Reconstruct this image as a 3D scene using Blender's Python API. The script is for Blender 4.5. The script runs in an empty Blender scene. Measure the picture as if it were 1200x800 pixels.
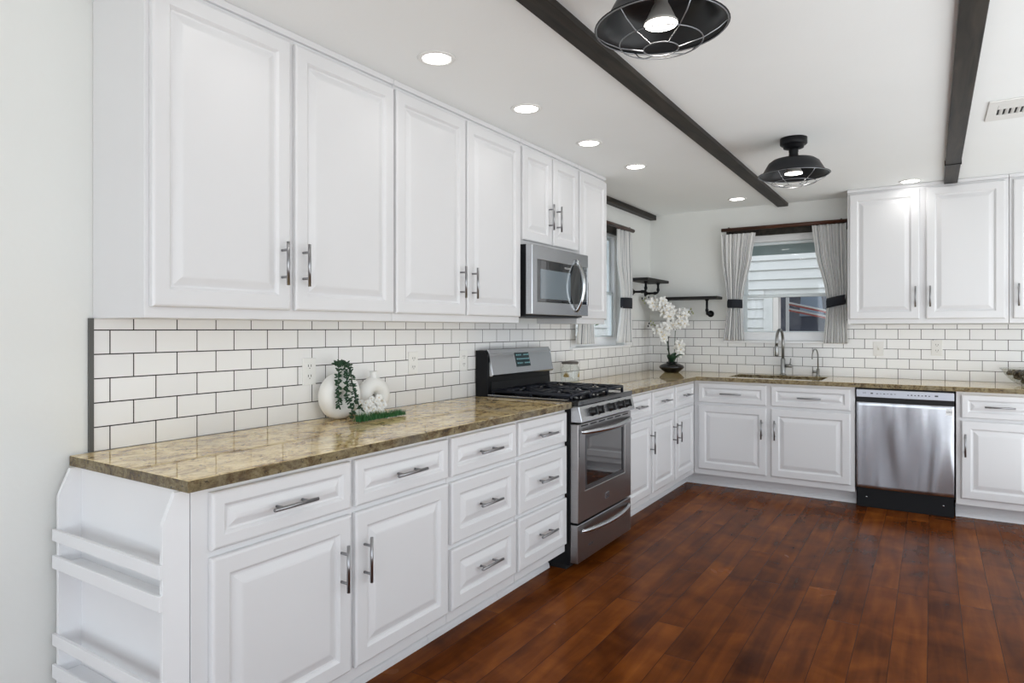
import bpy, math, random
from mathutils import Vector, Matrix
random.seed(7)
PI = math.pi
SC = bpy.context.scene
COL = SC.collection
D = 5.088          # back wall plane
H = 2.395          # ceiling
RW = 5.2           # right wall plane
RY = -3.6          # rear wall plane

# ------------------------------------------------------------------ camera, world, exposure
cam = bpy.data.cameras.new('camera')
cam.sensor_width = 36.0
F = 778.81
cam.lens = F / 1200 * 36.0
cam.shift_x = (600 - 582.38) / 1200
cam.shift_y = -(400 - 385.04) / 1200
cam.clip_start = 0.05
camo = bpy.data.objects.new('camera', cam)
COL.objects.link(camo)
camo.location = (2.2701, -1.0814, 1.311)
camo.rotation_euler = (PI / 2, 0, 0.5792)
SC.camera = camo

SC.view_settings.view_transform = 'Standard'
SC.view_settings.look = 'None'
SC.view_settings.gamma = 1.0
SC.view_settings.use_curve_mapping = False
SC.view_settings.exposure = 0.10
SC.cycles.use_denoising = True
SC.cycles.max_bounces = 12
SC.cycles.diffuse_bounces = 8
SC.cycles.glossy_bounces = 5
SC.cycles.transparent_max_bounces = 12
SC.cycles.sample_clamp_indirect = 6.0
SC.cycles.caustics_reflective = False
SC.cycles.caustics_refractive = False

SUNNY = 3.3
SHADY = 0.50
FILL_W = 80.0
CAN_W = 2.0
BULB_W = 3.0
w = bpy.data.worlds.new('world')
SC.world = w
w.use_nodes = True
wn = w.node_tree.nodes
wl = w.node_tree.links
wn.clear()
wo = wn.new('ShaderNodeOutputWorld')
bg = wn.new('ShaderNodeBackground')
tc = wn.new('ShaderNodeTexCoord')
sx = wn.new('ShaderNodeSeparateXYZ')
rp = wn.new('ShaderNodeValToRGB')
rp.color_ramp.elements[0].position = 0.44
rp.color_ramp.elements[0].color = (0.96, 0.99, 1.0, 1)      # sunlit paving and lawn below the horizon
rp.color_ramp.elements[1].position = 0.54
rp.color_ramp.elements[1].color = (0.80, 0.87, 0.95, 1)      # bright hazy sky
mp = wn.new('ShaderNodeMapRange')
mp.inputs[1].default_value = -1
mp.inputs[2].default_value = 1
wl.new(tc.outputs['Generated'], sx.inputs[0])
wl.new(sx.outputs[2], mp.inputs[0])
wl.new(mp.outputs[0], rp.inputs[0])
# the sunny side of the sky is behind and to the right of the camera
dt = wn.new('ShaderNodeVectorMath')
dt.operation = 'DOT_PRODUCT'
dt.inputs[1].default_value = (0.20, -0.98, 0.0)
wl.new(tc.outputs['Generated'], dt.inputs[0])
ms = wn.new('ShaderNodeMapRange')
ms.inputs[1].default_value = -0.35
ms.inputs[2].default_value = 0.45
ms.inputs[3].default_value = SHADY
ms.inputs[4].default_value = SUNNY
wl.new(dt.outputs['Value'], ms.inputs[0])
wl.new(rp.outputs[0], bg.inputs[0])
wl.new(ms.outputs[0], bg.inputs[1])
wl.new(bg.outputs[0], wo.inputs[0])


def portal(name, loc, rot, sx_, sy_):
    l = bpy.data.lights.new(name, 'AREA')
    l.shape = 'RECTANGLE'
    l.size = sx_
    l.size_y = sy_
    l.cycles.is_portal = True
    o = bpy.data.objects.new(name, l)
    o.location = loc
    o.rotation_euler = rot
    COL.objects.link(o)


portal('sky_portal', (RW - 0.02, 1.0, 1.15), (0, PI / 2, 0), 2.2, 7.0)
portal('sky_portal', (2.6, RY + 0.02, 1.2), (PI / 2, 0, 0), 4.8, 2.2)
portal('sky_portal', (0.0, 3.96, 1.68), (0, -PI / 2, 0), 1.0, 0.94)
portal('sky_portal', (1.21, D, 1.68), (-PI / 2, 0, 0), 0.82, 0.96)

# added fill lamp low on the right, out of view, aimed at the ceiling
bl = bpy.data.lights.new('ceiling_fill', 'AREA')
bl.shape = 'RECTANGLE'
bl.size = 1.9
bl.size_y = 6.0
bl.energy = FILL_W
bl.color = (0.93, 0.985, 1.0)
blo = bpy.data.objects.new('ceiling_fill', bl)
blo.location = (3.95, 1.1, 0.10)
blo.rotation_euler = (PI, 0, 0)
COL.objects.link(blo)

# ------------------------------------------------------------------ materials
MATS = {}


def newmat(name):
    m = bpy.data.materials.new(name)
    m.use_nodes = True
    MATS[name] = m
    nt = m.node_tree
    b = nt.nodes['Principled BSDF']
    return m, nt, b


def simple(name, col, rough=0.5, metal=0.0, spec=0.5, emis=None, es=0.0, coat=0.0):
    m, nt, b = newmat(name)
    b.inputs['Base Color'].default_value = (*col, 1)
    b.inputs['Roughness'].default_value = rough
    b.inputs['Metallic'].default_value = metal
    b.inputs['Specular IOR Level'].default_value = spec
    b.inputs['Coat Weight'].default_value = coat
    if emis:
        b.inputs['Emission Color'].default_value = (*emis, 1)
        b.inputs['Emission Strength'].default_value = es
    return m


def N(nt, t, **kw):
    n = nt.nodes.new(t)
    for k, v in kw.items():
        setattr(n, k, v)
    return n


def ramp(nt, stops, interp='LINEAR'):
    r = nt.nodes.new('ShaderNodeValToRGB')
    r.color_ramp.interpolation = interp
    e = r.color_ramp.elements
    e[0].position, e[0].color = stops[0][0], (*stops[0][1], 1)
    e[1].position, e[1].color = stops[1][0], (*stops[1][1], 1)
    for p, c in stops[2:]:
        x = e.new(p)
        x.color = (*c, 1)
    return r


def math_(nt, op, a, b=None, c=None):
    n = nt.nodes.new('ShaderNodeMath')
    n.operation = op
    for i, v in enumerate((a, b, c)):
        if v is None:
            continue
        if isinstance(v, (int, float)):
            n.inputs[i].default_value = v
        else:
            nt.links.new(v, n.inputs[i])
    return n.outputs[0]


def bump(nt, b, height, strength=0.1, dist=0.01):
    n = nt.nodes.new('ShaderNodeBump')
    n.inputs['Strength'].default_value = strength
    n.inputs['Distance'].default_value = dist
    nt.links.new(height, n.inputs['Height'])
    nt.links.new(n.outputs[0], b.inputs['Normal'])
    return n


def painted(name, col, rough, bs=0.05, scale=120.0, var=0.02):
    """painted surface with faint orange peel and slight tone variation"""
    m, nt, b = newmat(name)
    t = N(nt, 'ShaderNodeTexCoord')
    n1 = N(nt, 'ShaderNodeTexNoise')
    n1.inputs['Scale'].default_value = 2.2
    n1.inputs['Detail'].default_value = 3
    nt.links.new(t.outputs['Object'], n1.inputs['Vector'])
    lo = tuple(c * (1 - var) for c in col)
    r = ramp(nt, [(0.3, lo), (0.7, col)])
    nt.links.new(n1.outputs['Fac'], r.inputs[0])
    nt.links.new(r.outputs[0], b.inputs['Base Color'])
    b.inputs['Roughness'].default_value = rough
    n2 = N(nt, 'ShaderNodeTexNoise')
    n2.inputs['Scale'].default_value = scale
    nt.links.new(t.outputs['Object'], n2.inputs['Vector'])
    bump(nt, b, n2.outputs['Fac'], bs, 0.002)
    return m


M_cab = painted('cabinet_paint', (0.705, 0.705, 0.715), 0.32, 0.03, 60, 0.015)
M_rack = painted('rack_paint', (0.80, 0.805, 0.82), 0.55, 0.1, 40, 0.03)
M_wall = painted('wall_paint', (0.755, 0.765, 0.745), 0.7, 0.25, 60, 0.03)
M_ceil = painted('ceiling_paint', (0.91, 0.935, 0.935), 0.8, 0.2, 80, 0.02)
M_trim = painted('trim_paint', (0.86, 0.87, 0.88), 0.35, 0.02, 60)
M_sash = painted('sash_vinyl', (0.72, 0.78, 0.80), 0.35, 0.02, 60)
M_plate = simple('outlet_plastic', (0.80, 0.80, 0.78), 0.35)
M_slot = simple('outlet_slot', (0.05, 0.05, 0.05), 0.6)
M_black = simple('black_metal', (0.006, 0.0065, 0.008), 0.45, spec=0.22)
M_blackgloss = simple('black_enamel', (0.010, 0.011, 0.013), 0.12, coat=0.5)
M_iron = simple('cast_iron', (0.008, 0.010, 0.017), 0.36, spec=0.35)
M_rub = simple('black_plastic', (0.008, 0.008, 0.009), 0.3, spec=0.35)
M_ceramic = simple('white_ceramic', (0.82, 0.82, 0.80), 0.45)
M_blackcer = simple('black_ceramic', (0.008, 0.008, 0.009), 0.18)
M_chrome = simple('chrome', (0.55, 0.57, 0.58), 0.14, 1.0)
M_wire = simple('galvanised_wire', (0.30, 0.31, 0.33), 0.3, 1.0)
M_shadeout = simple('shade_outside', (0.012, 0.013, 0.016), 0.4, spec=0.3)
M_shadein = simple('shade_inside', (0.020, 0.022, 0.024), 0.35, spec=0.35)
M_bulbbody = simple('bulb_body', (0.55, 0.53, 0.50), 0.4)
M_bulb = simple('bulb_face', (1, 1, 1), 0.4, emis=(1.0, 0.94, 0.86), es=14.0)
M_can = simple('downlight_lens', (1, 1, 1), 0.4, emis=(1.0, 0.98, 0.95), es=9.0)
M_tie = simple('black_cloth', (0.010, 0.012, 0.018), 0.85)
M_leaf = simple('dark_leaf', (0.012, 0.05, 0.022), 0.4)
M_stem = simple('plant_stem', (0.02, 0.045, 0.015), 0.5)
M_petal = simple('white_petal', (0.84, 0.84, 0.82), 0.55)
M_pcentre = simple('petal_centre', (0.75, 0.65, 0.45), 0.5)
M_bud = simple('green_bud', (0.30, 0.32, 0.16), 0.5)
M_grass = simple('artificial_grass', (0.025, 0.13, 0.035), 0.5)
M_succ = simple('succulent_green', (0.012, 0.055, 0.022), 0.5)
M_lid = simple('jar_lid', (0.10, 0.085, 0.075), 0.5)
M_gold = simple('gold_print', (0.42, 0.30, 0.10), 0.4, 0.3)
M_berry = simple('dark_berry', (0.012, 0.010, 0.012), 0.35)
M_disp = simple('display_glass', (0.010, 0.03, 0.036), 0.15)
M_mark = simple('grey_print', (0.05, 0.055, 0.065), 0.5)
M_lit = simple('display_digits', (0.25, 0.5, 0.55), 0.4, emis=(0.4, 0.8, 0.85), es=0.06)
M_paper = simple('white_sticker', (0.8, 0.8, 0.8), 0.5)
M_edge = simple('edge_trim_metal', (0.10, 0.10, 0.095), 0.45, 0.3)
M_darkrec = simple('dark_recess', (0.006, 0.006, 0.007), 0.7)
M_soffit = simple('soffit_paint', (0.36, 0.43, 0.43), 0.7)
M_ventw = painted('vent_paint', (0.78, 0.78, 0.76), 0.5, 0.02, 60)


def brushed(name, col, rough, axis=2, stretch=90.0, dents=0.0):
    m, nt, b = newmat(name)
    b.inputs['Metallic'].default_value = 1.0
    t = N(nt, 'ShaderNodeTexCoord')
    mpn = N(nt, 'ShaderNodeMapping')
    s = [stretch] * 3
    s[axis] = 1.5
    mpn.inputs['Scale'].default_value = s
    nt.links.new(t.outputs['Object'], mpn.inputs['Vector'])
    n = N(nt, 'ShaderNodeTexNoise')
    n.inputs['Scale'].default_value = 3.0
    n.inputs['Detail'].default_value = 3
    nt.links.new(mpn.outputs[0], n.inputs['Vector'])
    r = ramp(nt, [(0.2, tuple(c * 0.88 for c in col)), (0.8, col)])
    nt.links.new(n.outputs['Fac'], r.inputs[0])
    nt.links.new(r.outputs[0], b.inputs['Base Color'])
    b.inputs['Roughness'].default_value = rough
    b.inputs['Anisotropic'].default_value = 0.5
    if dents:
        n2 = N(nt, 'ShaderNodeTexNoise')
        n2.inputs['Scale'].default_value = 2.6
        n2.inputs['Detail'].default_value = 0.5
        mp2 = N(nt, 'ShaderNodeMapping')
        mp2.inputs['Scale'].default_value = (3.2, 1.0, 0.45)
        nt.links.new(t.outputs['Object'], mp2.inputs['Vector'])
        nt.links.new(mp2.outputs[0], n2.inputs['Vector'])
        bump(nt, b, n2.outputs['Fac'], dents, 0.05)
    return m


M_steel = brushed('brushed_stainless', (0.55, 0.56, 0.58), 0.26, 0)
M_steelh = brushed('stainless_door', (0.40, 0.39, 0.39), 0.30, 0)
M_steeld = brushed('dished_stainless', (0.42, 0.43, 0.46), 0.20, 0, dents=0.6)
M_nickel = brushed('satin_nickel', (0.33, 0.33, 0.34), 0.32, 2)
M_faucet = brushed('brushed_faucet', (0.30, 0.30, 0.29), 0.28, 2)
M_console = simple('console_silver', (0.50, 0.52, 0.58), 0.4, 0.4)

# glass: thin clear panes that let light straight through


def glassmat(name, tint, gl, rough=0.02):
    m, nt, b = newmat(name)
    nt.nodes.remove(b)
    out = nt.nodes['Material Output']
    tr = N(nt, 'ShaderNodeBsdfTransparent')
    tr.inputs[0].default_value = (*tint, 1)
    g = N(nt, 'ShaderNodeBsdfGlossy')
    g.inputs['Roughness'].default_value = rough
    fr = N(nt, 'ShaderNodeLayerWeight')
    fr.inputs['Blend'].default_value = 0.5
    ad = math_(nt, 'MULTIPLY_ADD', math_(nt, 'POWER', fr.outputs['Facing'], 3.0), 0.5 * gl, 0.04 * gl)
    mx = N(nt, 'ShaderNodeMixShader')
    nt.links.new(ad, mx.inputs[0])
    nt.links.new(tr.outputs[0], mx.inputs[1])
    nt.links.new(g.outputs[0], mx.inputs[2])
    nt.links.new(mx.outputs[0], out.inputs[0])
    return m


M_glass = glassmat('window_glass', (0.97, 0.985, 0.99), 0.8)
M_jar = glassmat('jar_glass', (0.955, 0.965, 0.96), 0.9)
M_oveng = simple('oven_glass', (0.006, 0.006, 0.007), 0.03, spec=1.0, coat=1.0)
M_microg = simple('microwave_glass', (0.010, 0.013, 0.016), 0.04, spec=1.0, coat=1.0)
M_micros = simple('microwave_screen', (0.16, 0.20, 0.23), 0.06, spec=1.0, coat=1.0)


def tilemat(name, ucomp, uoff):
    m, nt, b = newmat(name)
    t = N(nt, 'ShaderNodeTexCoord')
    s = N(nt, 'ShaderNodeSeparateXYZ')
    nt.links.new(t.outputs['Object'], s.inputs[0])
    u = math_(nt, 'SUBTRACT', s.outputs[ucomp], uoff - 0.0774 - 0.1548 * 40)
    v = math_(nt, 'SUBTRACT', s.outputs[2], 0.9135)
    c = N(nt, 'ShaderNodeCombineXYZ')
    nt.links.new(u, c.inputs[0])
    nt.links.new(v, c.inputs[1])
    br = N(nt, 'ShaderNodeTexBrick')
    br.offset = 0.5
    br.offset_frequency = 2
    br.squash = 1.0
    br.inputs['Scale'].default_value = 1.0
    br.inputs['Mortar Size'].default_value = 0.0021
    br.inputs['Mortar Smooth'].default_value = 0.15
    br.inputs['Brick Width'].default_value = 0.1548
    br.inputs['Row Height'].default_value = 0.0786
    br.inputs['Color1'].default_value = (0.80, 0.80, 0.80, 1)
    br.inputs['Color2'].default_value = (0.84, 0.84, 0.835, 1)
    br.inputs['Mortar'].default_value = (0.022, 0.019, 0.017, 1)
    nt.links.new(c.outputs[0], br.inputs['Vector'])
    nt.links.new(br.outputs['Color'], b.inputs['Base Color'])
    rr = math_(nt, 'MULTIPLY_ADD', br.outputs['Fac'], 0.6, 0.13)
    nt.links.new(rr, b.inputs['Roughness'])
    inv = math_(nt, 'SUBTRACT', 1.0, br.outputs['Fac'])
    nz = N(nt, 'ShaderNodeTexNoise')
    nz.inputs['Scale'].default_value = 9.0
    nt.links.new(t.outputs['Object'], nz.inputs['Vector'])
    hh = math_(nt, 'MULTIPLY_ADD', nz.outputs['Fac'], 0.6, inv)
    bump(nt, b, hh, 0.35, 0.0015)
    return m


M_tileL = tilemat('subway_tile_left', 1, 0.0515)
M_tileB = tilemat('subway_tile_back', 0, 1.7367)


def floormat():
    m, nt, b = newmat('hickory_planks')
    t = N(nt, 'ShaderNodeTexCoord')
    s = N(nt, 'ShaderNodeSeparateXYZ')
    nt.links.new(t.outputs['Object'], s.inputs[0])
    xr = math_(nt, 'DIVIDE', math_(nt, 'ADD', s.outputs[0], 0.03), 0.127)
    row = math_(nt, 'FLOOR', xr)
    fx = math_(nt, 'FRACT', xr)
    wn1 = N(nt, 'ShaderNodeTexWhiteNoise', noise_dimensions='1D')
    nt.links.new(row, wn1.inputs['W'])
    yy = math_(nt, 'DIVIDE', math_(nt, 'MULTIPLY_ADD', wn1.outputs['Value'], 3.9, s.outputs[1]), 1.5)
    colm = math_(nt, 'FLOOR', yy)
    fy = math_(nt, 'FRACT', yy)
    wn2 = N(nt, 'ShaderNodeTexWhiteNoise', noise_dimensions='2D')
    cb = N(nt, 'ShaderNodeCombineXYZ')
    nt.links.new(row, cb.inputs[0])
    nt.links.new(colm, cb.inputs[1])
    nt.links.new(cb.outputs[0], wn2.inputs['Vector'])
    # grain stretched along the plank, offset per plank
    mpn = N(nt, 'ShaderNodeMapping')
    mpn.inputs['Scale'].default_value = (11.0, 1.1, 1.0)
    nt.links.new(t.outputs['Object'], mpn.inputs['Vector'])
    va = N(nt, 'ShaderNodeVectorMath', operation='ADD')
    sc = N(nt, 'ShaderNodeVectorMath', operation='SCALE')
    sc.inputs['Scale'].default_value = 20.0
    nt.links.new(wn2.outputs['Color'], sc.inputs[0])
    nt.links.new(mpn.outputs[0], va.inputs[0])
    nt.links.new(sc.outputs[0], va.inputs[1])
    g = N(nt, 'ShaderNodeTexNoise')
    g.inputs['Scale'].default_value = 1.5
    g.inputs['Detail'].default_value = 5
    g.inputs['Roughness'].default_value = 0.5
    g.inputs['Distortion'].default_value = 0.6
    nt.links.new(va.outputs[0], g.inputs['Vector'])
    # blotches
    g2 = N(nt, 'ShaderNodeTexNoise')
    g2.inputs['Scale'].default_value = 4.2
    g2.inputs['Detail'].default_value = 3
    g2.inputs['Roughness'].default_value = 0.5
    g2.inputs['Distortion'].default_value = 0.7
    va2 = N(nt, 'ShaderNodeVectorMath', operation='ADD')
    mp3 = N(nt, 'ShaderNodeMapping')
    mp3.inputs['Scale'].default_value = (0.9, 1.0, 1)
    nt.links.new(t.outputs['Object'], mp3.inputs['Vector'])
    nt.links.new(mp3.outputs[0], va2.inputs[0])
    nt.links.new(sc.outputs[0], va2.inputs[1])
    nt.links.new(va2.outputs[0], g2.inputs['Vector'])
    v1 = math_(nt, 'MULTIPLY_ADD', wn2.outputs['Value'], 0.20, 0.06)
    v2 = math_(nt, 'MULTIPLY_ADD', g.outputs['Fac'], 0.70, v1)
    v3 = math_(nt, 'MULTIPLY_ADD', g2.outputs['Fac'], 0.75, v2)
    val = math_(nt, 'MULTIPLY', math_(nt, 'SUBTRACT', v3, 0.42), 1.02)
    r = ramp(nt, [(0.0, (0.025, 0.006, 0.0015)), (1.0, (0.34, 0.105, 0.018)),
                  (0.25, (0.070, 0.017, 0.003)), (0.48, (0.128, 0.033, 0.005)), (0.72, (0.205, 0.058, 0.009))])
    nt.links.new(val, r.inputs[0])
    # seams
    dx = math_(nt, 'MINIMUM', fx, math_(nt, 'SUBTRACT', 1.0, fx))
    dy = math_(nt, 'MULTIPLY', math_(nt, 'MINIMUM', fy, math_(nt, 'SUBTRACT', 1.0, fy)), 11.8)
    dmin = math_(nt, 'MINIMUM', dx, dy)
    seam = N(nt, 'ShaderNodeMapRange')
    seam.inputs[1].default_value = 0.004
    seam.inputs[2].default_value = 0.014
    nt.links.new(dmin, seam.inputs[0])
    mixc = N(nt, 'ShaderNodeMixRGB')
    mixc.inputs[1].default_value = (0.030, 0.010, 0.005, 1)
    nt.links.new(seam.outputs[0], mixc.inputs[0])
    nt.links.new(r.outputs[0], mixc.inputs[2])
    nt.links.new(mixc.outputs[0], b.inputs['Base Color'])
    rr = math_(nt, 'MULTIPLY_ADD', g2.outputs['Fac'], 0.18, 0.14)
    nt.links.new(rr, b.inputs['Roughness'])
    b.inputs['IOR'].default_value = 1.13
    bump(nt, b, seam.outputs[0], 0.25, 0.001)
    return m


M_floor = floormat()


def granite(name, dark, rough, bs):
    m, nt, b = newmat(name)
    t = N(nt, 'ShaderNodeTexCoord')
    mpn = N(nt, 'ShaderNodeMapping')
    mpn.inputs['Scale'].default_value = (1.0, 0.62, 1.0)
    nt.links.new(t.outputs['Object'], mpn.inputs['Vector'])
    n1 = N(nt, 'ShaderNodeTexNoise')
    n1.inputs['Scale'].default_value = 26 if bs else 17
    n1.inputs['Detail'].default_value = 9
    n1.inputs['Roughness'].default_value = 0.78
    n1.inputs['Distortion'].default_value = 0.5
    nt.links.new(mpn.outputs[0], n1.inputs['Vector'])
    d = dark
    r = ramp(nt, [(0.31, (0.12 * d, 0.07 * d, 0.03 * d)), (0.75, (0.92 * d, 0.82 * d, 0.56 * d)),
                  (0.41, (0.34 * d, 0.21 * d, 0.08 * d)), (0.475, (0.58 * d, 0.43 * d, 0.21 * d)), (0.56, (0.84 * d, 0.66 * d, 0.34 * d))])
    nt.links.new(n1.outputs['Fac'], r.inputs[0])
    n2 = N(nt, 'ShaderNodeTexNoise')
    n2.inputs['Scale'].default_value = 55
    n2.inputs['Detail'].default_value = 5
    n2.inputs['Roughness'].default_value = 0.7
    nt.links.new(t.outputs['Object'], n2.inputs['Vector'])
    r2 = ramp(nt, [(0.35, (0.0, 0.0, 0.0)), (0.41, (1, 1, 1))])
    nt.links.new(n2.outputs['Fac'], r2.inputs[0])
    mx = N(nt, 'ShaderNodeMixRGB')
    mx.inputs[1].default_value = (0.11 * d, 0.075 * d, 0.05 * d, 1)
    nt.links.new(r2.outputs[0], mx.inputs[0])
    nt.links.new(r.outputs[0], mx.inputs[2])
    n3 = N(nt, 'ShaderNodeTexNoise')
    n3.inputs['Scale'].default_value = 4.5
    n3.inputs['Detail'].default_value = 3
    nt.links.new(t.outputs['Object'], n3.inputs['Vector'])
    r3 = ramp(nt, [(0.5, (0, 0, 0)), (0.72, (0.55, 0.55, 0.55))])
    nt.links.new(n3.outputs['Fac'], r3.inputs[0])
    mx2 = N(nt, 'ShaderNodeMixRGB')
    mx2.inputs[2].default_value = (0.62 * d, 0.57 * d, 0.46 * d, 1)
    nt.links.new(r3.outputs[0], mx2.inputs[0])
    nt.links.new(mx.outputs[0], mx2.inputs[1])
    nt.links.new(mx2.outputs[0], b.inputs['Base Color'])
    b.inputs['Roughness'].default_value = rough
    b.inputs['Coat Weight'].default_value = 0.0
    b.inputs['Coat Roughness'].default_value = 0.02
    if bs:
        bump(nt, b, n1.outputs['Fac'], bs, 0.02)
    return m


M_gran = granite('granite_top', 1.0, 0.045, 0)
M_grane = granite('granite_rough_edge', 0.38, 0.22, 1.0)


def woodmat(name, c0, c1, rough, axis=1):
    m, nt, b = newmat(name)
    t = N(nt, 'ShaderNodeTexCoord')
    mpn = N(nt, 'ShaderNodeMapping')
    s = [14.0] * 3
    s[axis] = 1.2
    mpn.inputs['Scale'].default_value = s
    nt.links.new(t.outputs['Object'], mpn.inputs['Vector'])
    n = N(nt, 'ShaderNodeTexNoise')
    n.inputs['Scale'].default_value = 1.6
    n.inputs['Detail'].default_value = 6
    n.inputs['Distortion'].default_value = 1.2
    nt.links.new(mpn.outputs[0], n.inputs['Vector'])
    r = ramp(nt, [(0.3, c0), (0.75, c1)])
    nt.links.new(n.outputs['Fac'], r.inputs[0])
    nt.links.new(r.outputs[0], b.inputs['Base Color'])
    b.inputs['Roughness'].default_value = rough
    b.inputs['Specular IOR Level'].default_value = 0.25
    bump(nt, b, n.outputs['Fac'], 0.3, 0.004)
    return m


M_beam = woodmat('ebony_stained_beam', (0.004, 0.004, 0.004), (0.046, 0.037, 0.028), 0.5)
M_shelf = woodmat('black_shelf_wood', (0.008, 0.008, 0.008), (0.022, 0.020, 0.018), 0.5, 0)
M_rod = woodmat('dark_walnut_rod', (0.014, 0.007, 0.005), (0.10, 0.035, 0.018), 0.32, 0)


def curtainmat():
    m, nt, b = newmat('ticking_stripe')
    uv = N(nt, 'ShaderNodeUVMap')
    s = N(nt, 'ShaderNodeSeparateXYZ')
    nt.links.new(uv.outputs[0], s.inputs[0])
    f = math_(nt, 'FRACT', math_(nt, 'MULTIPLY', s.outputs[0], 11.0))
    r = ramp(nt, [(0.0, (0.90, 0.90, 0.89)), (1.0, (0.90, 0.90, 0.89))], 'CONSTANT')
    for p, c in ((0.40, (0.20, 0.21, 0.25)), (0.475, (0.90, 0.90, 0.89)), (0.60, (0.42, 0.43, 0.47)),
                 (0.65, (0.90, 0.90, 0.89)), (0.84, (0.45, 0.46, 0.50)), (0.88, (0.90, 0.90, 0.89))):
        x = r.color_ramp.elements.new(p)
        x.color = (*c, 1)
    nt.links.new(f, r.inputs[0])
    nt.links.new(r.outputs[0], b.inputs['Base Color'])
    b.inputs['Roughness'].default_value = 0.85
    tl = N(nt, 'ShaderNodeBsdfTranslucent')
    nt.links.new(r.outputs[0], tl.inputs[0])
    mx = N(nt, 'ShaderNodeMixShader')
    mx.inputs[0].default_value = 0.45
    nt.links.new(b.outputs[0], mx.inputs[1])
    nt.links.new(tl.outputs[0], mx.inputs[2])
    nt.links.new(mx.outputs[0], nt.nodes['Material Output'].inputs[0])
    return m


M_curt = curtainmat()
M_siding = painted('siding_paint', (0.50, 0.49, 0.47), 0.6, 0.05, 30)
M_post = painted('carport_post_paint', (0.55, 0.50, 0.46), 0.6, 0.05, 30)
M_car = simple('navy_vehicle_paint', (0.035, 0.045, 0.085), 0.45, spec=0.3)
M_cargl = simple('vehicle_glass', (0.30, 0.38, 0.50), 0.1)
M_red = simple('red_stripe', (0.55, 0.10, 0.08), 0.5)
M_whitep = simple('white_stripe', (0.8, 0.8, 0.8), 0.5)
M_bush = simple('hedge_leaf', (0.07, 0.18, 0.05), 0.6)
M_orange = simple('orange_banner', (0.70, 0.38, 0.15), 0.6)
M_teal = simple('teal_banner', (0.05, 0.25, 0.22), 0.6)
M_ground = painted('concrete_yard', (0.35, 0.34, 0.32), 0.8, 0.3, 20)

# ------------------------------------------------------------------ mesh building


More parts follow.
